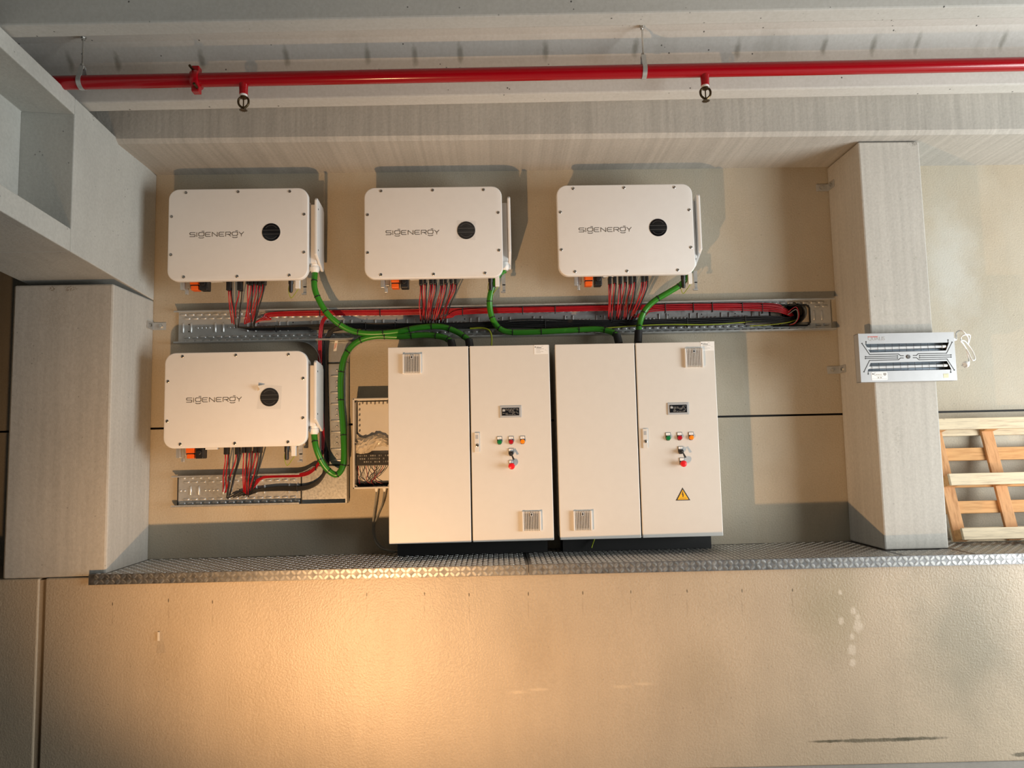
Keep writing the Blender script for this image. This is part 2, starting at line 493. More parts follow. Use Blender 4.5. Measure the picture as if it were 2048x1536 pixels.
# dock wall below the ledge and the hall floor
ZF = -1.16
wl = setting('wall_lower')
gx = -2.468
def dock_panel(x0, x1):
    mb = MB()
    y0, y1 = yr(-0.575, x0), yr(-0.575, x1)
    zt = -0.02
    mb.hexa([(x0,y0,ZF),(x1,y1,ZF),(x1,0.2,ZF),(x0,0.2,ZF),(x0,y0,zt),(x1,y1,zt),(x1,0.2,zt),(x0,0.2,zt)])
    return mb.build('panel', M['dock'], wl, bevel=0.008)
dock_panel(-4.4, gx-0.018); dock_panel(gx+0.018, 5.6)
mb = MB(); y = yr(-0.575, gx)
mb.box(gx-0.0175, gx+0.002, y+0.012, 0.1, ZF, -0.03); mb.build('joint_seal', M['dock'], wl)
mb = MB(); mb.box(gx+0.003, gx+0.0175, y+0.035, 0.1, ZF, -0.03); mb.build('joint_shadow_gap', M['rubber'], wl)
mb = MB(); mb.box(-9, 12, -10.5, 0.1, ZF-0.1, ZF); tag(mb.build('floor', M['floor']), kind='structure')

# columns
mb = MB(); mb.box(-2.705, XL, -0.509, 0.0, -0.02, ZC); cl = mb.build('column_left', M['column'], bevel=0.012); cl['kind'] = 'structure'
mb = MB(); mb.box(XR, XR2, -0.431, 0.0, 0.004, ZB-0.008); cr = mb.build('column_right', M['column'], bevel=0.010); cr['kind'] = 'structure'

# back beam
mb = MB()
p = [(-0.502, ZB), (0.0, ZB), (0.0, 3.3), (-0.53, 3.3), (-0.53, ZB+0.022)]
vs = [(-4.2, a, b) for a, b in p]+[(5.6, a, b) for a, b in p]
fs = [(0,1,2,3,4), (9,8,7,6,5)]+[(i, i+5, (i+1)%5+5, (i+1)%5) for i in range(5)]
mb.add(vs, fs); bb = mb.build('beam_back', M['beam']); bb['kind'] = 'structure'

# left beam: I section with a solid end block, falling towards the wall
mb = MB()
def lbeam(prof, y0, y1):
    n = len(prof)
    vs = [(x, y0, zr(y0, z)) for x, z in prof]+[(x, y1, zr(y1, z)) for x, z in prof]
    mb.add(vs, [tuple(range(n)), tuple(range(2*n-1, n-1, -1))]+[(i, i+n, (i+1)%n+n, (i+1)%n) for i in range(n)])
XW = -2.705
ztop = ZB-0.004
lbeam([(XW,ZC+.004),(XL,ZC+.004),(XL,ztop),(XW,ztop)], -0.95, -0.002)
zf1, zf2 = 1.842, 2.485
lbeam([(XW,ZC+.004),(XL,ZC+.004),(XL,zf1),(XL-.29,zf1+.015),(XL-.29,zf2+.02),(XL,zf2),(XL,ztop),(XW,ztop),(XW,zf2),(XW+.29,zf2+.02),(XW+.29,zf1+.015),(XW,zf1)], -7.0, -0.95)
lb = mb.build('beam_left', M['beam_side'], bevel=0.006); lb['kind'] = 'structure'

# ceiling: ribbed precast slabs, ribs along X
ce = setting('ceiling')
a = at_z(1024, 208, ZB, SL); b = at_z(1024, 190, ZB, SL)
rib_back, rib_w = a.y - YAWL*a.x, (a.y-b.y)
a2 = at_z(1024, 58, ZB, SL)
rib_pitch = (rib_back) - (a2.y - YAWL*a2.x)
ZS = 2.868                                # soffit level at Y=0
x0, x1 = -4.2, 5.6
def ext(name, prof, parent, mat, bevel=0.0):
    """profile of (y,z) drawn along X with the slight skew"""
    n = len(prof)
    vs = [(x0, yr(y, x0), z) for y, z in prof]+[(x1, yr(y, x1), z) for y, z in prof]
    mb = MB(); mb.add(vs, [tuple(range(n)), tuple(range(2*n-1, n-1, -1))]+[(i, i+n, (i+1)%n+n, (i+1)%n) for i in range(n)])
    return mb.build(name, mat, parent, bevel=bevel)
for kx in range(8):
    yb = rib_back - kx*rib_pitch; yf = yb - rib_w
    zh = ZS-.075
    prof = [(yb, zr(yb, ZB+.004)), (yb+.03, zr(yb+.03, zh)), (yb+.12, zr(yb+.12, ZS+.006)), (yf-.12, zr(yf-.12, ZS+.006)), (yf-.03, zr(yf-.03, zh)), (yf, zr(yf, ZB+.004))]
    ext('rib', prof, ce, M['ceil'], 0.008)
ext('slab', [(0.0, zr(0, ZS)), (0.0, zr(0, ZS)+.4), (-6.6, zr(-6.6, ZS)+.4), (-6.6, zr(-6.6, ZS))], ce, M['ceil'])

# ------------------------------------------------------------------ tread plates on the ledge
def tread_plate(xa, xb, label, lift=0.0):
    root = thing('tread_plate', ((xa+xb)/2, yr(-.6, (xa+xb)/2), 0), label, 'tread plate', 'tread plates covering the ledge')
    yf = lambda x: yr(-0.598, x)
    mb = MB(); t = 0.004
    # top sheet, notched round the columns
    def sheet(x0, x1, yback):
        mb.hexa([(x0,yf(x0),-t+lift),(x1,yf(x1),-t+lift),(x1,yback,-t+lift),(x0,yback,-t+lift),(x0,yf(x0),lift),(x1,yf(x1),lift),(x1,yback,lift),(x0,yback,lift)])
    segs = []
    for u0, u1, yb in ((-2.2, XL, -0.512), (XL, XR, -0.001), (XR, XR2, -0.434), (XR2, 5.4, -0.001)):
        s0, s1 = max(u0, xa), min(u1, xb)
        if s1 > s0+.001: segs.append((s0, s1, yb)); sheet(s0, s1, yb)
    mb.build('top_sheet', M['alu'], root)
    mb = MB()
    mb.hexa([(xa,yf(xa)-t,-.058),(xb,yf(xb)-t,-.058),(xb,yf(xb),-.058),(xa,yf(xa),-.058),(xa,yf(xa)-t,lift),(xb,yf(xb)-t,lift),(xb,yf(xb),lift),(xa,yf(xa),lift)])
    mb.build('front_lip', M['alu'], root)
    # raised five-bar pattern
    mb = MB()
    P = 0.0315
    def bars(cx, cy, flip, put):
        for j in range(5):
            o = (j-2)*0.0056
            L = 0.0115 if abs(j-2) < 2 else 0.0085
            ax, ay = (.7071, .7071) if flip else (.7071, -.7071)
            bx, by = -ay, ax
            mx, my = cx+bx*o, cy+by*o
            q = []
            for e, w in ((-L, 0.0006), (-L*.5, .0019), (L*.5, .0019), (L, .0006)):
                q.append((mx+ax*e+bx*w, my+ay*e+by*w)); 
            q2 = []
            for e, w in ((L, -.0006), (L*.5, -.0019), (-L*.5, -.0019), (-L, -.0006)):
                q2.append((mx+ax*e+bx*w, my+ay*e+by*w))
            put(q+q2, (mx, my))
    def put_top(q, c):
        n = len(q)
        vs = [(x,y,lift) for x,y in q]+[(c[0]+(x-c[0])*.75, c[1]+(y-c[1])*.6, lift+.0016) for x,y in q]
        mb.add(vs, [tuple(range(n, 2*n))]+[(i,(i+1)%n,(i+1)%n+n,i+n) for i in range(n)])
    def put_lip(q, c):
        n = len(q)
        vs = [(x,yf(x)-t,z) for x,z in q]+[(c[0]+(x-c[0])*.75, yf(x)-t-.0016, c[1]+(z-c[1])*.6) for x,z in q]
        mb.add(vs, [tuple(range(n, 2*n))]+[(i,(i+1)%n,(i+1)%n+n,i+n) for i in range(n)])
    for s0, s1, yb in segs:
        for i in range(int(math.ceil((s0+.016)/P)), int((s1-.016)/P)+1):
            for j in range(0, 30):
                cx = i*P; cy = yf(cx)+0.02+j*P
                if cy > yb-.015 or cy > -.02: break
                bars(cx, cy, (i+j) % 2 == 0, put_top)
    for i in range(int(math.ceil((xa+.016)/P)), int((xb-.016)/P)+1):
        bars(i*P, -.0135, i % 2 == 0, put_lip); bars(i*P, -.043, i % 2 == 1, put_lip)
    tag(mb.build('raised_pattern', M['alu_bar'], root), kind='stuff')
    relink(root)
xs = at(1057, 1130, -.6).x
tread_plate(-2.185, xs-.0015, 'aluminium tread plate on the ledge, left piece lit warm by the floodlight')
tread_plate(xs+.0015, 5.3, 'aluminium tread plate on the ledge, right piece running under the wooden pallet', 0.002)

# ------------------------------------------------------------------ inverters
DI, IW, IH = 0.28, 0.891, 0.602
GLYPH = {  # strokes on a unit cell, x 0..1, z 0..1
 'S': [[(1,1),(.12,1),(0,.88),(0,.62),(.12,.5),(.88,.5),(1,.38),(1,.12),(.88,0),(0,0)]],
 'I': [[(0,0),(0,1)]],
 'G': [[(.62,1.32),(1.0,1.32)],[(1,1.0),(.18,1),(0,.84),(0,.3),(.16,.14),(.84,.14),(1,.3),(1,1.0)],[(.02,-.22),(.25,-.36),(.75,-.36),(.98,-.22)]],
 'E': [[(1,1),(.2,1),(0,.82),(0,.18),(.2,0),(1,0)],[(.1,.5),(.85,.5)]],
 'N': [[(0,0),(0,1),(1,0),(1,1)]],
 'R': [[(0,0),(0,1),(.84,1),(1,.86),(1,.6),(.84,.46),(.2,.46)],[(.55,.46),(1,0)]],
 'Y': [[(0,1),(.38,.55),(.62,.55),(1,1)],[(.5,.42),(.5,0)]],
}
def build_front(root, ox, oz):
    x0, x1, z0, z1 = ox, ox+IW, oz, oz+IH
    mb = MB(); mb.cprism(rrect(x0, x1, z0, z1, 0.066, 8), -DI, -DI+0.035, 0.006)
    mb.build('front_cover', M['white'], root, smooth=35)
    # casing and rear heat sink
    mb = MB(); mb.prism(rrect(x0+.022, x1-.022, z0+.075, z1-.02, 0.05, 6), -DI+.035, -0.10)
    mb.build('casing', M['white'], root, smooth=35)
    mb = MB()
    for i in range(28):
        xx = x0+.06+i*(IW-.12)/27
        mb.box(xx-.003, xx+.003, -0.10, -0.03, z0+.10, z1-.045)
    mb.build('heat_sink', M['plate_grey'], root)
    mb = MB(); mb.box(x0+.12, x1-.12, -0.032, 0.0, z1-.16, z1-.10); mb.box(x0+.12, x1-.12, -0.032, 0.0, z0+.14, z0+.19)
    mb.build('wall_bracket', M['zinc'], root)
    # screws
    pr = None
    for fx, fz in ((.123,.96),(.497,.963),(.868,.96),(.024,.70),(.024,.285),(.118,.043),(.497,.04),(.868,.043),(.972,.705),(.972,.29)):
        mb = MB(); c = (x0+fx*IW, -DI-.0002, z0+fz*IH)
        mb.lathe(c, (0,-1,0), [(.0095,0),(.0095,.0025),(.0065,.004),(.0055,.0015),(.001,.0012)], 14)
        mb.build('screw', M['screw'], root, smooth=40)
    # round window
    c = (x0+.737*IW, -DI, z0+.515*IH); R = .0585
    mb = MB(); mb.lathe((c[0], -DI+.001, c[2]), (0,-1,0), [(R+.004,0),(R+.004,.0012),(R,.0016)], 40)
    mb.build('window_rim', M['white_plastic'], root, smooth=40)
    mb = MB(); mb.lathe((c[0], -DI+.001, c[2]), (0,-1,0), [(R,0),(R,.0028),(R-.003,.0035),(.001,.0036)], 40)
    win = mb.build('round_window', M['gloss_black'], root, smooth=40)
    yw = -DI-.0027
    mb = MB()
    for sz in (.013, -.013):
        h = math.sqrt((R-.004)**2-sz*sz); mb.stroke([(c[0]-h, c[2]+sz), (c[0]+h, c[2]+sz)], .0022, yw)
    for a0, a1 in ((38,142),(218,322)):
        mb.stroke([(c[0]+.044*math.cos(math.radians(a)), c[2]+.044*math.sin(math.radians(a))) for a in range(a0, a1+1, 8)], .002, yw)
    mb.build('window_marks', M['grey_line'], win)
    # lettering
    mb = MB(); h = .0265; zb = z0+.478*IH; x = x0+.157*IW
    for ch, w, gap in (('S',.042,.014),('I',.0,.015),('G',.043,.011),('E',.041,.015),('N',.041,.013),('E',.041,.014),('R',.041,.012),('G',.043,.012),('Y',.037,0)):
        for st in GLYPH[ch]:
            mb.stroke([(x+px*w*.785, zb+pz*h) for px, pz in st], .0043, -DI-.0002)
        x += (w+gap)*.785
    mb.build('lettering', M['dark_line'], root)
    # junction box with its wide cover on the right flank
    jz0, jz1 = z0+.125, z1-.085
    mb = MB(); mb.box(x1-.03, x1+.035, -.205, -.09, jz0, jz1)
    jb = mb.build('junction_box', M['plate_grey'] if False else M['white'], root, bevel=.006)
    cx0 = x1+.037
    # side cover: plate facing right with cut-off corners, slightly dished edge
    prof = [(-.265, z0+.165), (-.265, z1-.075), (-.25, z1-.06), (-.10, z1-.075), (-.075, z1-.10), (-.075, z0+.105), (-.085, z0+.095), (-.10, z0+.092)]
    mb = MB(); n = len(prof)
    def pl(xa, xb, grow):
        cy = sum(p[0] for p in prof)/n; cz = sum(p[1] for p in prof)/n
        a = [(xa, p[0], p[1]) for p in prof]
        b = [(xb, cy+(p[0]-cy)*grow, cz+(p[1]-cz)*grow) for p in prof]
        return a, b
    a, b = pl(cx0, cx0+.018, 1.0)
    mb.add(a+b, [tuple(range(n)), tuple(range(2*n-1, n-1, -1))]+[(i, i+n, (i+1)%n+n, (i+1)%n) for i in range(n)])
    mb.build('side_cover', M['white'], root, bevel=.005)
    for zz in (z1-.13, z0+.20):
        mb = MB(); mb.cyl((cx0+.017, -.235, zz), (cx0+.0195, -.235, zz), .006, 10)
        mb.build('cover_screw', M['ink'], root)
    # cable gland under the junction box
    gx_ = x1+.012
    mb = MB(); mb.lathe((gx_, -.15, jz0+.004), (0,0,-1), [(.027,0),(.027,.02),(.031,.022),(.031,.04),(.024,.052),(.022,.056)], 16)
    mb.build('cable_gland', M['white_plastic'], root, smooth=30)
    return gx_, jz0-.05

def bottom_parts(root, px0, py0, conns, hooks=True, tilt=0.0):
    """px0,py0: picture position of the cover's lower left corner; conns: connectors (px, width px)"""
    Y = -.17
    def bx(mb, a, b, c, d, y0, y1):
        p = at(px0+a, py0+c, Y); q = at(px0+b, py0+d, Y)
        mb.box(p.x, q.x, y0, y1, q.z, p.z)
    # lever on the left
    mb = MB(); bx(mb, 30, 38, -12, 19, -.19, -.165); bx(mb, 38, 47, -12, 14, -.17, -.14); bx(mb, 37, 43, 13, 27, -.17, -.155)
    mb.build('lock_lever', M['zinc'], root, bevel=.003)
    # rotary isolators: orange and black
    mb = MB(); bx(mb, 51, 68, -10, 9, -.205, -.14); bx(mb, 52, 67, 11, 20, -.20, -.145)
    sw = mb.build('isolator', M['orange'], root, bevel=.005)
    mb = MB(); bx(mb, 52, 67, 8, 12, -.198, -.15); mb.build('isolator_slot', M['black'], sw)
    mb = MB(); bx(mb, 70, 86, -10, 20, -.205, -.14); mb.build('isolator_base', M['black'], root, bevel=.006)
    mb = MB(); p = at(px0+78, py0+8, Y); mb.cyl((p.x, -.206, p.z), (p.x, -.218, p.z), .016, 14); mb.build('isolator_knob', M['black'], root, bevel=.003)
    # plug strip with the connectors
    mb = MB(); bx(mb, 88, 112, -6, 2, -.19, -.15); mb.build('port_strip', M['white_plastic'], root, bevel=.002)
    for cx, w, h in conns:
        mb = MB(); p = at(cx-w/2, py0-10, Y); q = at(cx+w/2, py0+h, Y)
        mb.box(p.x, q.x, -.195, -.15, q.z, p.z)
        mb.build('connector', M['black'], root, bevel=.004)
    # communication plug and earthing lug on the right
    mb = MB(); p = at(px0+249, py0-8, Y); q = at(px0+249, py0+23, Y)
    mb.lathe((p.x, -.17, p.z), (0,0,-1), [(.016,0),(.016,.045),(.013,.05),(.013,p.z-q.z-.01),(.009,p.z-q.z)], 12)
    mb.build('data_plug', M['black'], root, smooth=40)
    mb = MB(); bx(mb, 258, 267, -10, 15, -.18, -.15); mb.build('antenna_block', M['white_plastic'], root, bevel=.003)
    mb = MB(); bx(mb, 271, 279, -12, 12, -.16, -.152); bx(mb, 273, 279, 10, 26, -.16, -.157); bx(mb, 270, 279, 24, 27, -.17, -.157)
    mb.build('earth_bracket', M['zinc'], root)
    mb = MB(); pts = catmull([at(px0+247, py0+2, -.16), at(px0+244, py0+18, -.15), at(px0+249, py0+34, -.14), at(px0+258, py0+24, -.15), at(px0+265, py0+14, -.155)])
    mb.tube(pts, .0025, 6); mb.build('earth_wire', M['yellow_green'], root, smooth=60)

INV = [  # name words, x, z, cover corner px, connectors
 ('upper left white inverter', -1.9016, 1.777, (333,562), [(459,8,20),(481,8,20),(498,6,8),(505,6,10),(513,6,8),(521,6,10),(529,6,8)]),
 ('upper middle white inverter with clear film over its round window', -0.650, 1.771, (732,558), [(842,7,14),(850,6,12),(862,7,12),(870,6,12),(883,7,14),(891,6,12),(902,6,12),(911,6,12)]),
 ('upper right white inverter', 0.5985, 1.771, (1117,553), [(1219,7,16),(1229,7,14),(1240,7,16),(1250,6,12),(1260,7,16),(1269,6,12),(1285,6,12),(1293,6,10)]),
 ('lower left white inverter with clear film corner over its round window', -1.904, 0.7147, (325,897), [(454,8,12),(476,8,12),(489,7,9),(498,7,9),(512,7,9),(521,6,9)]),
]
LBL = ['white wall inverter at upper left, above the left end of the long tray',
       'white wall inverter in the middle of the upper row, above the left cabinet',
       'white wall inverter at the right of the upper row, above the right cabinet',
       'white wall inverter alone in the lower row, left of the vertical tray']
glands = []
for i, (w_, ox, oz, (qx, qy), conns) in enumerate(INV):
    root = thing('wall_inverter', (ox+IW/2, 0, oz), LBL[i], 'inverter', 'wall inverters')
    g = build_front(root, ox, oz)
    glands.append(g)
    bottom_parts(root, qx, qy, conns)
    if i in (1, 3):
        c = (ox+.737*IW, oz+.515*IH); r = .078
        mb = MB()
        if i == 3:
            poly = [(c[0]-r,c[1]-r+.005),(c[0]+r-.006,c[1]-r),(c[0]+r,c[1]+r-.01),(c[0]-.02,c[1]+r),(c[0]-r+.018,c[1]+r-.012)]
        else:
            poly = [(c[0]-r+.015,c[1]-r+.02),(c[0]+r-.02,c[1]-r+.01),(c[0]+r-.015,c[1]+r-.02),(c[0]-r+.02,c[1]+r-.012)]
        mb.prism(poly, -DI-.0062, -DI-.0054)
        f = mb.build('protective_film', M['clear'], root)
        if i == 3:
            mb = MB(); a = (c[0]-r+.02, c[1]+r-.02)
            mb.add([(a[0]-.015,-DI-.007,a[1]-.02),(a[0]+.03,-DI-.007,a[1]+.022),(a[0]+.004,-DI-.022,a[1]-.008),(a[0]-.008,-DI-.03,a[1]+.012)], [(0,1,2),(0,2,3),(2,1,3)])
            mb.build('lifted_corner', M['bag'], f)
    relink(root)

# ------------------------------------------------------------------ cable trays
def emboss(mb, x, z, w, h, y, t=.008):
    """low rounded bar pressed out of the sheet"""
    rings = []
    for e, d in ((0.0, 0.0), (0.12, .55), (0.32, .86), (0.5, 1.0)):
        m_ = min(w, h)
        a, b = w/2-m_*e*.98, h/2-m_*e*.98
        c_ = min(a, b)*.5
        rings.append([(x-a+c_,y-t*d,z-b),(x+a-c_,y-t*d,z-b),(x+a,y-t*d,z-b+c_),(x+a,y-t*d,z+b-c_),(x+a-c_,y-t*d,z+b),(x-a+c_,y-t*d,z+b),(x-a,y-t*d,z+b-c_),(x-a,y-t*d,z-b+c_)])
    vs = [p for r in rings for p in r]
    fs = [tuple(range(24, 32))]
    for k_ in range(3):
        fs += [(k_*8+i, k_*8+(i+1)%8, (k_+1)*8+(i+1)%8, (k_+1)*8+i) for i in range(8)]
    mb.add(vs, fs)
def disc(mb, x, z, r, y, t=.006, n=10):
    mb.lathe((x, y, z), (0,-1,0), [(r,0),(r*.75,t*.8),(r*.2,t)], n)

YB = -.014          # tray base
YFl = -.068         # flange front
UT0, UT1 = -1.94, 2.485
UZ0, UZ1 = 1.412, 1.628
lv = 0.0026         # the long tray rises very slightly
up = thing('cable_tray', ((UT0+UT1)/2, 0, UZ0), 'long galvanised cable tray running under the three upper inverters', 'cable tray', 'cable trays')
def wz(x): return lv*(x-UT0)
ca = at(1541, 652, YB); cb = at(1618, 610, YB)           # cut-out round the wall hole
def hbox(mb, xa, xb, y0, y1, za, zb):
    mb.hexa([(xa,y0,za+wz(xa)),(xb,y0,za+wz(xb)),(xb,y1,za+wz(xb)),(xa,y1,za+wz(xa)),(xa,y0,zb+wz(xa)),(xb,y0,zb+wz(xb)),(xb,y1,zb+wz(xb)),(xa,y1,zb+wz(xa))])
mb = MB()
czb, czt = ca.z-wz(ca.x), cb.z-wz(ca.x)
hbox(mb, UT0, ca.x, YB, YB+.002, UZ0, UZ1); hbox(mb, cb.x, UT1, YB, YB+.002, UZ0, UZ1)
hbox(mb, ca.x, cb.x, YB, YB+.002, UZ0, czb); hbox(mb, ca.x, cb.x, YB, YB+.002, czt, UZ1)
mb.build('base_sheet', M['zinc'], up)
for za, zl in ((UZ0, 1), (UZ1, -1)):
    mb = MB(); hbox(mb, UT0-.01, UT1+.01, YFl, YB, za-.001, za+.001)
    hbox(mb, UT0-.01, UT1+.01, YFl, YFl+.002, min(za, za+zl*.010), max(za, za+zl*.010))
    mb.build('side_flange', M['zinc'], up)
    mb = MB(); x = UT0+.03
    while x < UT1-.03:
        zz = za+wz(x)+(-zl)*0
        # slots punched in the flange, seen as dark dashes
        mb.box(x, x+.024, -.048, -.038, zz+(zl*.0012)-.0004, zz+(zl*.0012)+.0004); x += .05
    tag(mb.build('flange_slots', M['rubber'], up), kind='stuff')
mb = MB(); x = UT0+.03; i = 0
def in_cut(x, z): return ca.x-.02 < x < cb.x+.02 and czb-.012 < z < czt+.012
while x < UT1-.02:
    for zz, off in ((UZ0+.018,0), (UZ0+.044,.0265), (UZ1-.018,0), (UZ1-.044,.0265)):
        if not in_cut(x+off, zz): emboss(mb, x+off, zz+wz(x), .040, .018, YB)
    zc = (UZ0+UZ1)/2+wz(x)
    if not in_cut(x, zc):
        if i % 4 in (0, 1): emboss(mb, x, zc, .014, .07, YB)
        elif i % 4 == 2:
            disc(mb, x-.012, zc, .010, YB); disc(mb, x+.014, zc, .010, YB)
        else: disc(mb, x-.012, zc, .010, YB); disc(mb, x+.014, zc, .010, YB)
    x += .0535; i += 1
tag(mb.build('embossing', M['zinc'], up, smooth=70), kind='stuff')
mb = MB(); x = UT0+.069
while x < UT1-.03:
    zc = (UZ0+UZ1)/2+wz(x)
    if not in_cut(x, zc):
        for dz in (-.024, .024): mb.lathe((x, YB, zc+dz), (0,-1,0), [(.0045,0),(.0045,.0006)], 8)
    x += .231
tag(mb.build('bolt_holes', M['rubber'], up), kind='stuff')
# black rubber edging of the cut-out
mb = MB(); za, zb = ca.z, cb.z
pts = [(ca.x,za+.02),(ca.x+.02,za),(cb.x-.02,za),(cb.x,za+.02),(cb.x,zb-.02),(cb.x-.02,zb),(ca.x+.02,zb),(ca.x,zb-.02),(ca.x,za+.02)]
mb.tube([(x,YB,z) for x,z in pts], .006, 8); mb.build('rubber_edging', M['rubber'], up, smooth=50)
relink(up)

# lower tray
LX0, LX1, LZ0, LZ1 = -1.925, -1.118, 0.338, 0.538
lw = thing('cable_tray', ((LX0+LX1)/2, 0, LZ0), 'short galvanised cable tray under the lower left inverter', 'cable tray', 'cable trays')
mb = MB(); mb.box(LX0, LX1, YB, YB+.002, LZ0, LZ1); mb.build('base_sheet', M['zinc'], lw)
for za, zl in ((LZ0, 1), (LZ1, -1)):
    mb = MB(); mb.box(LX0-.02, LX1, YFl, YB, za-.001, za+.001); mb.box(LX0-.02, LX1, YFl, YFl+.002, min(za, za+zl*.01), max(za, za+zl*.01))
    mb.build('side_flange', M['zinc'], lw)
mb = MB(); x = LX0+.03; i = 0
while x < LX1-.02:
    for zz, off in ((LZ0+.018,0), (LZ0+.044,.0265), (LZ1-.018,0), (LZ1-.044,.0265)):
        if x+off < LX1-.025: emboss(mb, x+off, zz, .040, .018, YB)
    zc = (LZ0+LZ1)/2
    if i % 4 in (1, 2): emboss(mb, x, zc, .015, .065, YB)
    else: disc(mb, x-.012, zc, .010, YB); disc(mb, x+.014, zc, .010, YB)
    x += .0535; i += 1
tag(mb.build('embossing', M['zinc'], lw, smooth=70), kind='stuff')
mb = MB(); mb.box(LX1-.004, LX1+.004, YB-.004, YB, LZ0, LZ1); mb.box(LX0-.002, LX0+.004, YB-.004, YB, LZ0, LZ1)
mb.build('end_edging', M['rubber'], lw)
relink(lw)

# vertical tray between them
VX0, VX1 = -.985, -.806
VZ0, VZ1 = .585, 1.262
vt = thing('cable_tray', ((VX0+VX1)/2, 0, VZ0), 'vertical galvanised cable tray beside the lower left inverter', 'cable tray', 'cable trays')
mb = MB(); mb.box(VX0, VX1, YB-.003, YB-.001, VZ0, VZ1); mb.build('base_sheet', M['zinc'], vt)
for xa, xl in ((VX0, 1), (VX1, -1)):
    mb = MB(); mb.box(xa-.001, xa+.001, YFl, YB, VZ0, VZ1); mb.box(min(xa, xa+xl*.01), max(xa, xa+xl*.01), YFl, YFl+.002, VZ0, VZ1)
    mb.build('side_flange', M['zinc'], vt)
mb = MB(); z = VZ0+.03; i = 0; xc = (VX0+VX1)/2+.012
while z < VZ1-.02:
    if i % 5 in (0, 2): emboss(mb, xc, z, .085, .015, YB-.003)
    else: disc(mb, xc, z, .009, YB-.003)
    for off in (-.062, .07): emboss(mb, xc+off-.01, z, .01, .024, YB-.003)
    z += .0375; i += 1
tag(mb.build('embossing', M['zinc'], vt, smooth=70), kind='stuff')
mb = MB()
for zz in (VZ0, VZ1): mb.box(VX0, VX1, YB-.010, YB-.003, zz-.004, zz+.004)
mb.build('end_edging', M['rubber'], vt)
relink(vt)

def flange_strip(mb, pts, y0=YFl, y1=YB, t=.0016):
    for (xa,za),(xb,zb) in zip(pts[:-1], pts[1:]):
        dx, dz = xb-xa, zb-za; l = math.hypot(dx, dz); nx, nz = -dz/l*t/2, dx/l*t/2
        mb.prism([(xa-nx,za-nz),(xb-nx,zb-nz),(xb+nx,zb+nz),(xa+nx,za+nz)], y0, y1)
def arc(cx, cz, r, a0, a1, n=10):
    return [(cx+r*math.cos(math.radians(a0+(a1-a0)*k/n)), cz+r*math.sin(math.radians(a0+(a1-a0)*k/n))) for k in range(n+1)]
# tee branch below the long tray
R_ = .145
tz1 = UZ0+wz(-.9)-.004; tz0 = VZ1+.006
teeL = arc(VX0-R_, tz1-R_, R_, 90, 0); teeR = arc(VX1+R_, tz1-R_, R_, 180, 90)
poly = teeL + [(VX0, tz0), (VX1, tz0)] + teeR
poly = poly[::1]
tee = thing('tray_tee_branch', ((VX0+VX1)/2, 0, tz0), 'smooth galvanised tee piece joining the vertical tray to the long tray', 'tray fitting')
mb = MB(); mb.prism(poly, YB-.002, YB); mb.build('base_sheet', M['zinc'], tee)
mb = MB(); flange_strip(mb, teeL+[(VX0, tz0)]); flange_strip(mb, [(VX1, tz0)]+teeR); mb.build('curved_flange', M['zinc'], tee)
p = at(671, 692, YB-.003)
mb = MB(); mb.prism([(p.x-.014,p.z-.035),(p.x+.006,p.z-.033),(p.x+.016,p.z+.035),(p.x-.004,p.z+.034)], YB-.0035, YB-.002)
st = mb.build('sticker', M['sticker'], tee)
mb = MB()
for kx in range(4): mb.stroke([(p.x-.004+.004*kx-.006, p.z-.024+.004*kx), (p.x+.002+.004*kx-.004, p.z+.018)], .0016, YB-.0036, .0004)
mb.build('sticker_print', M['red_ink'], st)
relink(tee)
# bend from the lower tray up into the vertical one
bz1 = VZ0-.006; R2 = .16
inn = arc(VX0-R2, LZ1+R2, R2, 270, 360) if False else [(VX0-R2+R2*math.sin(math.radians(a)), LZ1+R2-R2*math.cos(math.radians(a))) for a in range(0, 91, 9)]
inn = [(x, min(z, bz1)) for x, z in inn if z < bz1+.03]
bend = thing('tray_bend', ((LX1+VX1)/2, 0, LZ0), 'smooth galvanised tray bend at the right end of the short tray', 'tray fitting')
poly = [(LX1+.005, LZ0), (VX1, LZ0), (VX1, bz1), (inn[-1][0], bz1)] + inn[::-1][1:] + [(LX1+.005, LZ1)]
mb = MB(); mb.prism(poly, YB-.002, YB); mb.build('base_sheet', M['zinc'], bend)
mb = MB(); flange_strip(mb, [(LX1+.005, LZ1)]+inn); mb.build('curved_flange', M['zinc'], bend)
mb = MB(); mb.box(VX1-.002, VX1, YFl, YB, LZ0, bz1); mb.box(LX1+.005, VX1, YFl, YB, LZ0-.001, LZ0+.001); mb.box(VX1-.012, VX1, YFl, YFl+.002, LZ0, bz1)
mb.build('side_flange', M['zinc'], bend)
relink(bend)

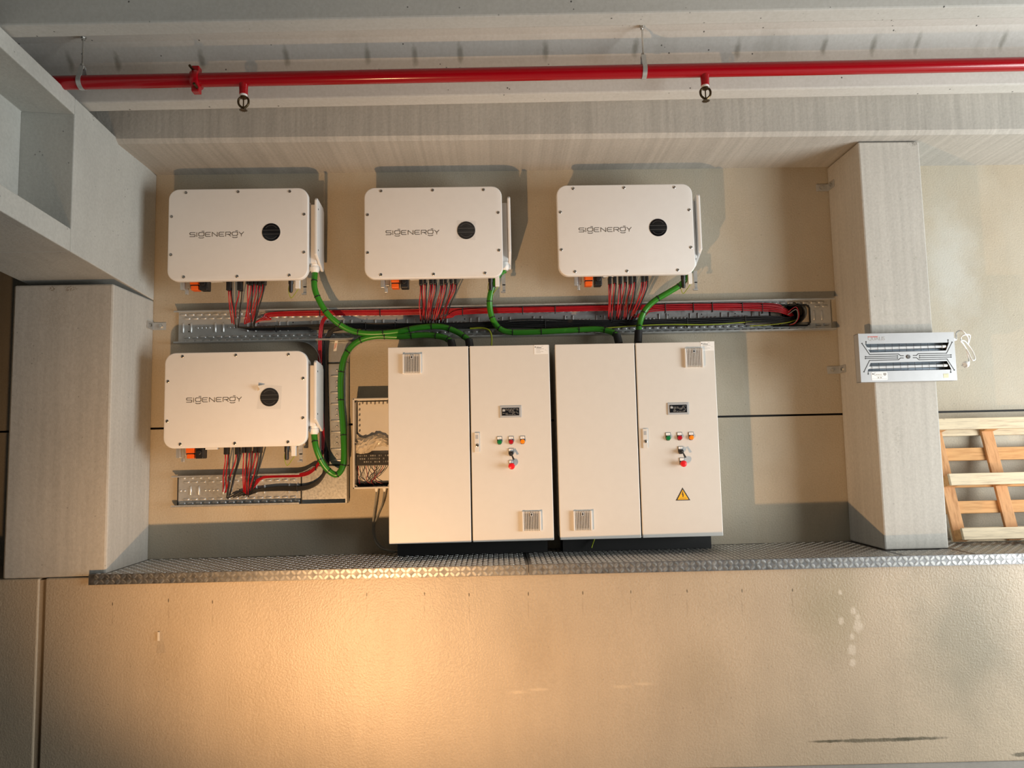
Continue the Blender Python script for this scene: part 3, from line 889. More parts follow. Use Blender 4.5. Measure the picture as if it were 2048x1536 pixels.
# ------------------------------------------------------------------ green mains cables
def ties(root, path, idx, r, mat):
    for i in idx:
        p, q = path[i], path[min(i+1, len(path)-1)]
        d = (q-p).normalized()
        mb = MB(); mb.lathe_open(p-d*.003, d, [(r*.98,0),(r*1.1,0),(r*1.1,.006),(r*.98,.006)], 14)
        a = Vector((0,-1,0)); a = (a-d*a.dot(d)).normalized()
        mb.cyl(p+a*r, p+a*(r+.008), .004, 6)
        mb.build('cable_tie', mat, root)
RG = .0195
def green(pts, start, label, ntie, sleeve=None):
    path = catmull([start]+[at(a, b, y) for a, b, y in pts], 7)
    root = thing('mains_cable', path[0], label, 'cable', 'green mains cables')
    mb = MB(); mb.tube(path, RG, 14); mb.build('sheath', M['green'], root, smooth=60)
    n = len(path)
    ties(root, path, [int((k+.6)*n/ntie) for k in range(ntie) if int((k+.6)*n/ntie) < n-1], RG, M['black'])
    if sleeve:
        a = path[-1]; b = at(*sleeve)
        mb = MB(); mb.tube([a+Vector((0,0,.012)), a, (a+b)/2, b], .026, 14)
        mb.build('black_sleeve', M['rubber'], root, smooth=50)
    relink(root)
def gl(i): return Vector((glands[i][0], -.15, glands[i][1]))
green([(629,575,-.17),(641,606,-.16),(661,634,-.14),(695,658,-.11),(735,667,-.105),(790,664,-.1),(838,655,-.095),(880,653,-.095),(912,663,-.11),(932,676,-.13),(938,682,-.14)],
      gl(0), 'thick green cable from the upper left inverter sweeping down to the left cabinet', 11, (940,695,-.15))
green([(632,895,-.17),(645,926,-.15),(662,945,-.13),(676,948,-.125),(687,925,-.115),(687,870,-.105),(682,800,-.1),(682,750,-.1),(690,712,-.1),(712,685,-.1),(748,673,-.1),(800,673,-.1),(850,670,-.1),(885,674,-.12),(902,683,-.14)],
      gl(3), 'thick green cable looping from the lower left inverter up the vertical tray', 14, (906,697,-.15))
green([(993,556,-.15),(983,580,-.14),(979,606,-.12),(984,635,-.105),(998,656,-.1),(1020,664,-.1),(1065,664,-.1),(1130,661,-.1),(1190,658,-.1),(1220,663,-.12),(1234,671,-.14)],
      gl(1), 'thick green cable from the upper middle inverter lying along the tray to the right cabinet', 10, (1238,687,-.15))
green([(1378,545,-.15),(1364,567,-.15),(1338,584,-.14),(1308,602,-.125),(1289,622,-.115),(1280,645,-.12),(1277,664,-.14)],
      gl(2), 'thick green cable from the upper right inverter dropping to the right cabinet', 5, (1276,685,-.15))

# ------------------------------------------------------------------ thin string wires
def wire(name, pts, r, mat, label, group, cat='wire', n=6):
    path = catmull(pts, n)
    mb = MB(); mb.tube(path, r, 6)
    o = mb.build(name, mat, None, smooth=60)
    return tag(o, label, cat, group)
RW = .0042
Yc = -.17
def drops(pairs, word, plug=''):
    """pairs: (x start, y start, x end, y end, colour)"""
    for xs_, ys_, xe, ye, c in pairs:
        bow = random.uniform(-2.5, 2.5)
        P = [at(xs_, ys_-4, Yc), at(xs_+.1*(xe-xs_), ys_+.18*(ye-ys_), Yc-.005),
             at(xs_+.5*(xe-xs_)+bow, ys_+.55*(ye-ys_), -.125+random.uniform(-.01,.01)), at(xs_+.86*(xe-xs_), ys_+.88*(ye-ys_), -.085+random.uniform(-.008,.008)), at(xe, ye, -.055+random.uniform(-.01,.01))]
        wire('string_wire', P, RW, M['red_wire'] if c == 'r' else M['black_wire'],
             ('thin red wire' if c == 'r' else 'thin black wire')+' hanging from the '+plug+word+' into the tray', ('red' if c == 'r' else 'black')+' wires below the '+plug+word)
drops([(457,580,464,646,'r'),(461,580,468,648,'r'),(478,580,470,640,'r'),(484,580,476,655,'k'),(463,580,472,656,'k')]+
      [(496+i*6, 571, 489+i*3.0, 648-i, 'r') for i in range(6)]+[(505,572,502,654,'k'),(518,572,506,656,'k'),(528,572,508,652,'k')], 'upper left inverter')
for g0, (xa, xb) in enumerate(((843,851),(863,871),(884,892),(904,912))):
    tx = (845,856,869,880)[g0]
    drops([(xa-2,571,tx-4,642,'r'),(xa+2,571,tx,644,'r'),(xb-1,570,tx+3,640,'r'),(xb+2,570,tx+6,646,'k'),(xa,571,tx+1,648,'k')], 'upper middle inverter', ('first','second','third','last')[g0]+' plug of the ')
for g0, (xa, xb) in enumerate(((1220,1230),(1241,1251),(1261,1270),(1286,1294))):
    tx = (1220,1236,1250,1262)[g0]
    drops([(xa-2,567,tx-3,638,'r'),(xa+2,567,tx,640,'r'),(xb-1,565,tx+3,636,'r'),(xb+2,565,tx+7,642,'k'),(xa,566,tx+2,643,'k')], 'upper right inverter', ('first','second','third','last')[g0]+' plug of the ')
drops([(451,910,446,983,'r'),(456,910,452,984,'r'),(473,910,450,985,'r'),(458,910,454,996,'k'),(479,910,456,998,'k'),(476,910,460,990,'k')]+
      [(487+i*6, 906, 487+i*1.6, 984+i, 'r') for i in range(6)]+[(493,906,494,992,'k'),(505,906,497,994,'k'),(517,906,500,990,'k'),(523,906,502,988,'k')], 'lower left inverter')

def bundle(name, label, cat, colour, lanes, tie_every, tie_mat, group=None, rad=RW):
    """lanes: list of pixel polylines [(px,py,Y),...] ; every one is a wire of the bundle"""
    first = at(*lanes[0][0])
    root = thing(name, first, label, cat, group)
    for ln in lanes:
        mb = MB(); mb.tube(catmull([at(*p) for p in ln], 5), rad, 6)
        mb.build('wire', colour, root, smooth=60)
    for px, py, y, hpx in tie_every:
        a = at(px, py-hpx, y); b = at(px+.02*hpx, py+hpx, y)
        mb = MB(); mb.box(a.x-.003, a.x+.003, y-.008, y+.018, b.z, a.z)
        mb.build('cable_tie', tie_mat, root, bevel=.002)
    relink(root)
def yl_(x): return 628-(x-545)*.0215            # centre line of the red bundle in the picture
lanes = []
for kx in range(5):
    o = (kx-2)*2.4
    lanes.append([(506+kx*3,648-kx*2,-.06),(526+kx*4,637+o*.4,-.052),(560,yl_(560)+o*.8,-.05),(800,yl_(800)+2+o,-.05),(1100,yl_(1100)+2+o,-.052),(1400,yl_(1400)+3+o,-.055),(1540,612+o,-.056),(1568,620+o*.8,-.045),(1584,630+o*.6,.02)])
for kx in range(4):
    o = (kx-1.5)*2.6
    lanes.append([(868+kx*4,641-kx,-.06),(895+kx*3,633+o*.3,-.06),(930,yl_(930)+4+o,-.062),(1100,yl_(1100)+3+o,-.064),(1400,yl_(1400)+3+o,-.066),(1540,614+o,-.066),(1569,622+o*.8,-.05),(1586,632+o*.6,.02)])
for kx in range(4):
    o = (kx-1.5)*3.4
    lanes.append([(1262+kx*4,637-kx,-.06),(1282+kx*3,628+o*.4,-.062),(1310,yl_(1310)+5+o,-.072),(1420,yl_(1420)+5+o,-.075),(1540,617+o,-.072),(1570,624+o*.7,-.055),(1587,633+o*.5,.02)])
bundle('red_wire_bundle', 'bundle of red wires along the top of the long tray', 'wire bundle', M['red_wire'], lanes,
       [(640,yl_(640)+1,-.05,6),(760,yl_(760)+2,-.05,7),(925,yl_(925)+3,-.06,8),(1045,yl_(1045)+3,-.062,8),(1110,yl_(1110)+3,-.064,8),(1330,yl_(1330)+5,-.072,10),(1386,yl_(1386)+5,-.074,10),(1424,yl_(1424)+5,-.075,10),(1484,615,-.072,10),(1524,617,-.07,10)], M['black'])
lanes = []
for kx in range(5):
    o = (kx-2)*2.3
    lanes.append([(476+kx*5,656+o*.3,-.05),(510,657+o*.6,-.05),(640,654+o,-.048),(720,652+o,-.046),(850,652+o,-.048),(1000,650+o*1.2,-.05),(1200,647+o*1.2,-.05),(1400,643+o,-.052),(1540,640+o,-.05),(1568,641+o,-.035),(1586,637+o*.6,.02)])
for kx in range(5):
    o = (kx-2)*2.9
    lanes.append([(860+kx*4,648,-.06),(900,652+o*.5,-.058),(1000,649+o*1.1,-.062),(1060,646+o*1.3,-.062),(1200,647+o,-.062),(1400,644+o*1.1,-.062),(1480,640+o,-.062),(1545,640+o,-.058),(1570,642+o*.8,-.035),(1588,638+o*.5,.02)])
for kx in range(4):
    o = (kx-1.5)*3.6
    lanes.append([(1225+kx*8,645,-.066),(1262,648+o*.6,-.07),(1340,645+o,-.072),(1440,641+o,-.072),(1545,638+o,-.066),(1572,640+o*.8,-.045),(1588,635+o*.5,.02)])
bundle('black_wire_bundle', 'bundle of black wires along the middle of the long tray', 'wire bundle', M['black_wire'], lanes,
       [(552,657,-.05,7),(731,652,-.046,8),(790,652,-.048,8),(1090,648,-.062,10),(1374,645,-.07,10),(1490,640,-.07,9),(1560,641,-.05,9)], M['rubber'], rad=.0048)
# wires of the lower inverter: along the short tray, round the bend and up the vertical tray
lanes = []
for kx in range(4):
    o = (kx-1.5)*1.9
    lanes.append([(490+kx*4,982,-.055),(510+kx*3,962,-.055),(530,954+o*.6,-.05),(560,951+o,-.05),(600,950+o,-.05),(622,943+o,-.05),(638,925+o,-.05),(644+o,900,-.05),(645+o,860,-.05),(641+o,780,-.05),(640+o,710,-.052),(641+o,665,-.056),(646+o,642,-.06),(652+kx*3,631,-.062)])
bundle('red_wire_bundle', 'red wires curving from the short tray up beside the lower left inverter', 'wire bundle', M['red_wire'], lanes, [(631,936,-.052,5),(645,905,-.052,5)], M['black'])
lanes = []
for kx in range(5):
    o = (kx-2)*1.8
    lanes.append([(456+kx*10,996-kx*1.5,-.05),(486+kx*6,984+o*.4,-.05),(520,980+o*.6,-.048),(560,977+o,-.046),(600,977+o,-.046),(625,971+o,-.046),(643,956+o,-.046),(652+o,930,-.046),(653+o,880,-.046),(651+o,800,-.046),(650+o,720,-.046),(652+o,690,-.046),(660+o,666,-.05),(676,657+o,-.05),(700,654+o,-.05)])
bundle('black_wire_bundle', 'black wires curving from the short tray up the vertical tray', 'wire bundle', M['black_wire'], lanes, [(594,977,-.046,6),(652,900,-.046,4),(650,780,-.046,4)], M['rubber'], rad=.0048)
# loose ends at the wall hole
for kx, (mat_, word) in enumerate(((M['red_wire'], 'red'), (M['grey_wire'], 'grey'), (M['yellow_green'], 'yellow green'))):
    P = [at(1576,624+kx*5,-.06), at(1592,614+kx*5,-.06), at(1598-kx*2,632,-.055), at(1590,646-kx,-.05), at(1578,650,-.02)]
    if kx == 2: P = [at(1500,652,-.05), at(1545,649,-.055), at(1575,645,-.05), at(1592,640,.02)]
    wire('loose_wire', P, .0032, mat_, 'loose %s wire %s the hole at the right end of the tray' % (word, 'entering' if kx == 2 else 'looped at'), None)
# corrugated sleeve in the wall hole
mb = MB(); mb.lathe_open((hx, -.02, hz), (0,1,0), [(.070,0),(.0765,.0),(.0765,.15),(.070,.15),(.070,0)], 28)
tag(mb.build('wall_sleeve', M['rubber'], None, smooth=40), 'black round sleeve in the wall hole at the right end of the tray', 'pipe sleeve')
# earth wires into the cabinets
wire('earth_wire', [at(940,657,-.07), at(962,656,-.08), at(977,660,-.1), at(983,672,-.12), at(983,692,-.14)], .006, M['yellow_green'], 'yellow green earth wire bending down behind the left cabinet', None)
wire('earth_wire', [at(1140,662,-.09), at(1300,650,-.085), at(1420,649,-.08), at(1500,644,-.07), at(1560,643,-.05)], .004, M['yellow_green'], 'thin green wire lying along the lower edge of the black bundle', None)
wire('earth_wire', [at(1190,1076,-.18), at(1186,1086,-.2), at(1183,1096,-.22)], .004, M['yellow_green'], 'short yellow green wire hanging below the right cabinet', None)

# ------------------------------------------------------------------ cabinets
DC = .33
CW, CH, CZ = 1.016, 1.219, .0998
def front(px, py, y=-DC): return at(px, py, y)
def vent(root, px, py, wpx=38, hpx=39):
    c = front(px, py); w = wpx/317; h = hpx/317
    x0, x1, z0, z1 = c.x-w/2, c.x+w/2, c.z-h/2, c.z+h/2
    y0 = -DC
    mb = MB(); mb.box(x0+.004, x1-.004, y0-.006, y0, z0+.004, z1-.004)
    v = mb.build('vent_grille', M['ink'], root)
    mb = MB(); mb.box(x0, x0+.014, y0-.018, y0, z0, z1); mb.build('vent_side', M['cabinet'], v, bevel=.003)
    mb = MB(); mb.box(x1-.014, x1, y0-.018, y0, z0, z1); mb.build('vent_side', M['cabinet'], v, bevel=.003)
    mb = MB(); mb.box(x0+.012, x1-.012, y0-.008, y0, z1-.014, z1); mb.box(x0+.012, x1-.012, y0-.008, y0, z0, z0+.014); mb.build('vent_rail', M['cabinet'], v)
    nb = 9
    sl = None
    for i in range(nb):
        xx = x0+.02+(x1-x0-.04)*i/(nb-1)
        if sl is None:
            mb = MB(); mb.box(-.0022, .0022, -.017, 0, 0, z1-z0-.004); sl = mb.build('slat', M['cabinet'], v); sl.location = (xx, y0, z0+.002)
        else: share(sl, v, (xx, y0, z0+.002))
    mb = MB(); mb.box(c.x-.009, c.x+.009, y0-.019, y0-.016, z1-.03, z1-.010); mb.build('badge', M['plate_grey'], v)
    mb = MB(); mb.box(c.x-.005, c.x+.005, y0-.0195, y0-.018, z1-.026, z1-.015); mb.build('badge_print', M['ink'], v)
def lampset(root, px, py, mat, nm):
    c = front(px, py); y0 = -DC
    w = .0155
    mb = MB(); mb.prism([(c.x-w,c.z-.004),(c.x-w*.8,c.z-.014),(c.x-w*.4,c.z-.0195),(c.x+w*.4,c.z-.0195),(c.x+w*.8,c.z-.014),(c.x+w,c.z-.004),(c.x+w,c.z+.031),(c.x-w,c.z+.031)], y0-.004, y0)
    b = mb.build(nm, M['ink'], root)
    mb = MB(); mb.box(c.x-w+.002, c.x+w-.002, y0-.0055, y0-.003, c.z+.013, c.z+.029); lb_ = mb.build('name_plate', M['sticker'], b)
    mb = MB(); mb.stroke([(c.x-.006,c.z+.021),(c.x+.006,c.z+.021)], .0014, y0-.0056, .0003); mb.build('plate_print', M['soft_ink'], b)
    mb = MB(); mb.lathe((c.x, y0-.002, c.z-.003), (0,-1,0), [(.0145,0),(.0145,.012),(.012,.016),(.001,.0175)], 18); mb.build('lens', mat, b, smooth=40)
def keysw(root, px, py):
    c = front(px, py); y0 = -DC; w = .0155
    mb = MB(); mb.prism([(c.x-w,c.z-.010),(c.x-w*.5,c.z-.022),(c.x+w*.5,c.z-.022),(c.x+w,c.z-.010),(c.x+w,c.z+.026),(c.x-w,c.z+.026)], y0-.005, y0)
    b = mb.build('key_switch', M['ink'], root)
    mb = MB(); mb.box(c.x-w+.002, c.x+w-.002, y0-.0065, y0-.004, c.z+.009, c.z+.024); mb.build('name_plate', M['sticker'], b)
    mb = MB(); mb.stroke([(c.x-.003,c.z+.014),(c.x+.004,c.z+.019)], .0014, y0-.0066, .0003); mb.build('plate_print', M['soft_ink'], b)
    mb = MB(); mb.lathe((c.x, y0-.003, c.z-.006), (0,-1,0), [(.015,0),(.015,.02),(.011,.026),(.001,.026)], 18); mb.build('key_barrel', M['black'], b, smooth=40)
    mb = MB(); mb.lathe_open((c.x, y0-.025, c.z-.006), (0,-1,0), [(.009,0),(.0115,0),(.0115,.002),(.009,.002)], 18); mb.build('key_ring_trim', M['steel'], b)
    mb = MB(); mb.cyl((c.x, y0-.024, c.z-.006), (c.x+.001, y0-.05, c.z-.008), .003, 8); mb.build('key_shank', M['steel'], b)
    mb = MB(); mb.hexa([(c.x-.004,y0-.05,c.z-.008),(c.x+.004,y0-.05,c.z-.008),(c.x+.004,y0-.046,c.z-.008),(c.x-.004,y0-.046,c.z-.008),(c.x+.010,y0-.053,c.z-.046),(c.x+.022,y0-.053,c.z-.042),(c.x+.022,y0-.049,c.z-.042),(c.x+.010,y0-.049,c.z-.046)])
    mb.build('key_bow', M['ink'], b)
def estop(root, px, py):
    c = front(px, py); y0 = -DC; w = .0155
    mb = MB(); mb.box(c.x-w, c.x+w, y0-.004, y0, c.z-.006, c.z+.036); b = mb.build('stop_button', M['ink'], root)
    mb = MB(); mb.box(c.x-w+.002, c.x+w-.002, y0-.0055, y0-.003, c.z+.018, c.z+.034); mb.build('name_plate', M['sticker'], b)
    mb = MB(); mb.stroke([(c.x-.004,c.z+.026),(c.x+.005,c.z+.029)], .0014, y0-.0056, .0003); mb.build('plate_print', M['soft_ink'], b)
    mb = MB(); mb.lathe((c.x, y0-.003, c.z), (0,-1,0), [(.013,0),(.013,.03)], 16); mb.build('stop_stem', M['white_plastic'], b, smooth=40)
    mb = MB(); mb.lathe((c.x, y0-.030, c.z), (0,-1,0), [(.017,0),(.0205,.004),(.0205,.012),(.017,.018),(.008,.021),(.001,.0215)], 22); mb.build('stop_head', M['stop_red'], b, smooth=40)
def meter(root, px, py):
    c = front(px, py); y0 = -DC; w, h = .067, .037
    mb = MB(); mb.box(c.x-w, c.x+w, y0-.006, y0, c.z-h, c.z+h); b = mb.build('meter', M['plate_grey'], root, bevel=.002)
    mb = MB(); mb.box(c.x-.054, c.x+.054, y0-.0085, y0-.005, c.z-.024, c.z+.024); mb.build('display', M['lcd'], b)
    mb = MB()
    rnd = random.Random(px)
    for r_ in range(6):
        xx = c.x-.048
        zz = c.z+.017-r_*.0068
        while xx < c.x+.044:
            l = rnd.uniform(.006,.018)
            if rnd.random() < .72: mb.stroke([(xx,zz),(min(xx+l,c.x+.048),zz)], .002, y0-.0086, .0003)
            xx += l+.005
    mb.build('display_print', M['soft_ink'], b)
    mb = MB(); mb.box(c.x-.05, c.x-.034, y0-.0092, y0-.0084, c.z+.002, c.z+.014); mb.build('display_field', M['plate_grey'], b)
def latch(root, px, py):
    c = front(px, py); y0 = -DC
    mb = MB(); mb.prism(rrect(c.x-.0155, c.x+.0155, c.z-.061, c.z+.061, .004, 3), y0-.010, y0); b = mb.build('latch_handle', M['cabinet'], root, bevel=.002)
    mb = MB(); mb.box(c.x-.008, c.x+.008, y0-.011, y0-.009, c.z+.022, c.z+.046); mb.build('latch_badge', M['plate_grey'], b)
    mb = MB(); mb.lathe((c.x+.002, y0-.009, c.z-.018), (0,-1,0), [(.010,0),(.010,.005),(.007,.006),(.006,.003),(.001,.003)], 16); mb.build('lock', M['screw'], b, smooth=40)
def plate(root, px, py):
    c = front(px, py); y0 = -DC; w, h = .044, .029
    mb = MB(); mb.box(c.x-w, c.x+w, y0-.0012, y0+.0005, c.z-h, c.z+h); b = mb.build('rating_sticker', M['sticker'], root)
    mb = MB()
    for xa, xb, dz in ((-.028,-.012,.018),(.002,.014,.021),(-.03,.0,.007),(-.03,.0,.002),(.0,.018,.004),(-.03,-.006,-.006),(-.03,.008,-.013),(-.03,-.002,-.02),(.008,.014,-.014),(.026,.030,-.004),(.034,.036,-.008)):
        mb.stroke([(c.x+xa,c.z+dz),(c.x+xb,c.z+dz)], .0016, y0-.0013, .0003)
    mb.build('sticker_print', M['soft_ink'], b)
    mb = MB(); mb.box(c.x-.039, c.x-.033, y0-.0018, y0-.001, c.z+.013, c.z+.019); mb.stroke([(c.x-.028,c.z+.0125),(c.x+.002,c.z+.0125)], .003, y0-.0013, .0003); mb.build('sticker_mark', M['ink'], b)
def cabinet(x0, label, doorpx):
    root = thing('electrical_cabinet', (x0+CW/2, 0, CZ), label, 'cabinet', 'electrical cabinets')
    x1 = x0+CW
    mb = MB(); mb.box(x0+.004, x1-.004, -DC+.024, -.045, CZ+.004, CZ+CH-.004); mb.build('body', M['cabinet'], root, bevel=.004)
    mb = MB()
    for za in (CZ+.10, CZ+CH-.14): mb.box(x0+.05, x1-.05, -.046, 0.0, za, za+.05)
    mb.build('wall_rail', M['zinc'], root)
    mb = MB(); mb.box(x0+.03, x1-.03, -.17, -.004, .005, CZ+.006); mb.build('gap_shade_block', M['rubber'], root)  # dark block added to stand in for the shade under the cabinet
    xm = front(*doorpx).x
    for a, b in ((x0, xm-.0045), (xm+.0045, x1)):
        mb = MB(); mb.box(a, b, -DC, -DC+.022, CZ, CZ+CH); mb.build('door', M['cabinet'], root, bevel=.004)
    mb = MB(); mb.box(xm-.02, xm+.02, -DC+.0222, -DC+.024, CZ+.01, CZ+CH-.01); mb.build('door_seal', M['rubber'], root)
    return root
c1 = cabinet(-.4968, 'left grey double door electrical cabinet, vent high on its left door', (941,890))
vent(c1, 824, 728); vent(c1, 1063, 1042)
meter(c1, 1021, 823.5); latch(c1, 954, 885); plate(c1, 1082, 699)
lampset(c1, 999, 883, M['btn_green'], 'indicator_lamp'); lampset(c1, 1022, 882.5, M['btn_red'], 'indicator_lamp'); lampset(c1, 1045, 882, M['btn_orange'], 'indicator_lamp')
keysw(c1, 1022, 905); estop(c1, 1023, 932)
relink(c1)
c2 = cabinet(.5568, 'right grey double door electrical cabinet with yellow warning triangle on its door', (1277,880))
vent(c2, 1387, 716); vent(c2, 1165, 1041)
meter(c2, 1356, 817.5); latch(c2, 1290, 877); plate(c2, 1415, 692)
lampset(c2, 1336, 875, M['btn_green'], 'indicator_lamp'); lampset(c2, 1359, 874.5, M['btn_red'], 'indicator_lamp'); lampset(c2, 1382, 874, M['btn_orange'], 'indicator_lamp')
keysw(c2, 1361, 901); estop(c2, 1364, 927)
c = front(1365.5, 988); hw, hh = .0455, .0395
mb = MB(); mb.prism([(c.x-hw,c.z-hh),(c.x+hw,c.z-hh),(c.x,c.z+hh)], -DC-.0012, -DC+.0005); tri = mb.build('warning_triangle', M['ink'], c2)
mb = MB(); k_ = .76; zc = c.z-.013; mb.prism([(c.x-hw*k_,zc-(hh-.013)*k_-.001),(c.x+hw*k_,zc-(hh-.013)*k_-.001),(c.x,zc+(hh+.013)*k_)], -DC-.0018, -DC-.001); mb.build('yellow_field', M['yellow'], tri)
mb = MB(); mb.prism([(c.x-.001,c.z+.016),(c.x-.007,c.z-.005),(c.x-.001,c.z-.002),(c.x-.003,c.z-.013),(c.x+.001,c.z-.021),(c.x+.004,c.z-.013),(c.x+.004,c.z+.004),(c.x-.001,c.z+.001),(c.x+.003,c.z+.016)][::1], -DC-.0024, -DC-.0016); mb.stroke([(c.x-.022,c.z-.0265),(c.x+.022,c.z-.0265)], .002, -DC-.0019, .0003); mb.build('lightning_symbol', M['ink'], tri)
relink(c2)

# ------------------------------------------------------------------ open junction box left of the cabinets
JX0, JX1, JZ0, JZ1, JD = -.757, -.503, .430, 1.017, -.13
jb = thing('terminal_box', ((JX0+JX1)/2, 0, JZ0), 'open grey terminal box with loose wires, left of the cabinets', 'terminal box')
mb = MB(); mb.box(JX0, JX1, -.02, 0.0, JZ0, JZ1); mb.build('back_plate', M['cabinet'], jb)
for a in ((JX0, JX0+.012, JZ0, JZ1), (JX1-.012, JX1, JZ0, JZ1), (JX0, JX1, JZ0, JZ0+.012), (JX0, JX1, JZ1-.012, JZ1)):
    mb = MB(); mb.box(a[0], a[1], JD, -.02, a[2], a[3]); mb.build('case_wall', M['cabinet'], jb, bevel=.003)
mb = MB(); mb.box(JX0+.02, JX1-.014, -.06, -.055, JZ0+.02, JZ1-.02); mb.build('mounting_plate', M['cabinet'], jb)
for x in (JX0+.016, JX1-.018):
    for z in (JZ0+.016, (JZ0+JZ1)/2+.0, JZ1-.016):
        mb = MB(); mb.lathe((x, JD+.02, z), (0,-1,0), [(.012,0),(.012,.016),(.008,.016),(.007,.006),(.001,.006)], 14); mb.build('screw_boss', M['screw'], jb, smooth=40)
mb = MB()
for i in range(10): mb.box(JX0+.028, JX0+.036, -.075, -.055, .985-.035*i-.01, .985-.035*i-.003)
for i in range(7): mb.box(JX0+.05+.027*i, JX0+.056+.027*i, -.075, -.055, JZ1-.034-.004*(i%2), JZ1-.022)
mb.build('fixing_tabs', M['dark_line'], jb)
def pj(px, py, y): return at(px, py, y)
a = pj(708, 908, -.085); b = pj(779, 930, -.085)
mb = MB(); mb.box(JX0+.014, JX1-.013, -.095, -.056, b.z, a.z); tb = mb.build('terminal_strip', M['black'], jb, bevel=.002)
mb = MB(); rnd = random.Random(3)
for r_ in range(3):
    for i in range(16):
        if rnd.random() < .75:
            xx = JX0+.024+.0138*i; zz = a.z-.012-.02*r_
            mb.box(xx, xx+rnd.uniform(.004,.009), -.0965, -.0945, zz-.006, zz+.004)
mb.build('terminal_screws', M['steel'], tb)
mb = MB(); c = pj(742, 972, -.085); mb.box(JX0+.014, JX1-.014, -.08, -.056, JZ0+.014, c.z+.022); mb.build('bottom_strip', M['black'], jb)
mb = MB(); c = pj(755, 973, -.085)
for i in range(3): mb.box(c.x-.03+.03*i, c.x-.006+.03*i, -.084, -.079, c.z-.008, c.z+.006)
mb.build('earth_bar', M['steel'], jb)
rnd = random.Random(11)
for i in range(16):
    xs_ = 713+i*4.1; xe = 712+rnd.uniform(0,22)+i*2.0
    P = [pj(xs_, 929, -.085), pj(xs_-1, 936, -.09), pj((xs_*.6+xe*.4)+rnd.uniform(-4,4), 948+rnd.uniform(-3,3), -.1), pj(xe, 960+rnd.uniform(-2,3), -.095), pj(xe+rnd.uniform(0,18), 968+rnd.uniform(-2,3), -.085)]
    mb = MB(); mb.tube(catmull(P, 5), .0018, 5)
    mb.build('control_wire', (M['black_wire'], M['red_wire'], M['black_wire'], M['grey_wire'])[i % 4], jb, smooth=60)
for px in (753, 769):
    c = pj(px, 980, -.07)
    mb = MB(); mb.lathe((c.x, -.07, JZ0+.002), (0,0,-1), [(.012,0),(.012,.01),(.009,.02),(.007,.026)], 12); mb.build('cable_gland', M['white_plastic'], jb, smooth=40)
relink(jb)
for px, pts, word in ((753, [(750,1010,-.06),(746,1045,-.05),(748,1075,-.06),(760,1095,-.1),(790,1104,-.14)], 'left'), (769, [(764,1010,-.06),(752,1040,-.05),(749,1062,-.05),(756,1085,-.07),(775,1099,-.1),(800,1103,-.15)], 'right')):
    c = pj(px, 980, -.07)
    wire('control_cable', [(c.x,-.07,JZ0-.02)]+[at(*p) for p in pts], .0058, M['grey_wire'], '%s of two thin grey cables hanging out of the terminal box' % word, None, 'cable')
# crumpled film bag stuffed in the box
mb = MB(); rnd = random.Random(5)
cb_ = pj(742, 886, -.1)
nu, nv = 18, 10
grid = []
for j in range(nv+1):
    for i in range(nu+1):
        u = i/nu*2-1; v = j/nv*2-1
        e = math.sqrt(max(0, 1-u*u*.9))*math.sqrt(max(0, 1-v*v*.9))
        grid.append((cb_.x+u*.108+rnd.uniform(-.004,.004), -.062-.062*e-rnd.uniform(0,.014), cb_.z+v*.048*(1-.35*u)+.018*math.sin(3*u)+rnd.uniform(-.005,.005)))
fs = []
for j in range(nv):
    for i in range(nu):
        q = j*(nu+1)+i; fs += [(q,q+1,q+nu+2),(q,q+nu+2,q+nu+1)]
n0 = len(grid)
for x, y, z in list(grid): grid.append((x, max(y+.05, -.0585) if y < -.1 else -.0585, z))
fs += [(c_+n0, b_+n0, a_+n0) for a_, b_, c_ in fs]
mb.add(grid, fs)
tag(mb.build('film_bag', M['bag'], None, smooth=25), 'crumpled translucent film bag stuffed in the open terminal box', 'plastic bag')

# ------------------------------------------------------------------ angle brackets at the columns
def bracket(face_x, side, px, py, label):
    c = at(px, py, 0)
    z = c.z
    root = thing('angle_bracket', (face_x, 0, z-.025), label, 'bracket', 'steel angle brackets')
    mb = MB()
    L = .085
    mb.box(min(face_x, face_x+side*L), max(face_x, face_x+side*L), -.006, -.001, z-.026, z+.026)
    mb.build('wall_leg', M['zinc'], root, bevel=.002)
    mb = MB(); xa, xb = sorted((face_x+side*.001, face_x+side*.006)); mb.box(xa, xb, -.095, -.001, z-.026, z+.026); mb.build('column_leg', M['zinc'], root, bevel=.002)
    mb = MB(); mb.cyl((face_x+side*.052, -.005, z), (face_x+side*.052, -.016, z), .012, 6); mb.build('bolt', M['steel'], root)
    mb = MB(); mb.cyl((face_x+side*.005, -.062, z), (face_x+side*.016, -.062, z), .012, 6); mb.build('bolt', M['steel'], root)
    relink(root)
bracket(XL, 1, 316, 653, 'small steel angle bracket on the left column')
bracket(XR, -1, 1652, 376, 'small steel angle bracket high on the right column')
bracket(XR, -1, 1674, 740, 'small steel angle bracket on the right column beside the heater')

# ------------------------------------------------------------------ radiant heater on the right column
HX0, HX1, HZ0, HZ1 = 2.412, 3.010, 1.027, 1.326
HYF, HYB = -.500, -.445
ht = thing('radiant_heater', ((HX0+HX1)/2, HYB, HZ0), 'flat silver radiant heater with two lamp slots on the right column', 'heater')
HW, HH = HX1-HX0, HZ1-HZ0
def hp(px, py):
    c = at(px, py, HYF); return (c.x, c.z)
up_ = [hp(1730,688), hp(1740,705), hp(1892,701), hp(1898,685)]
dn_ = [hp(1735,743), hp(1741,726), hp(1894,722), hp(1903,739)]
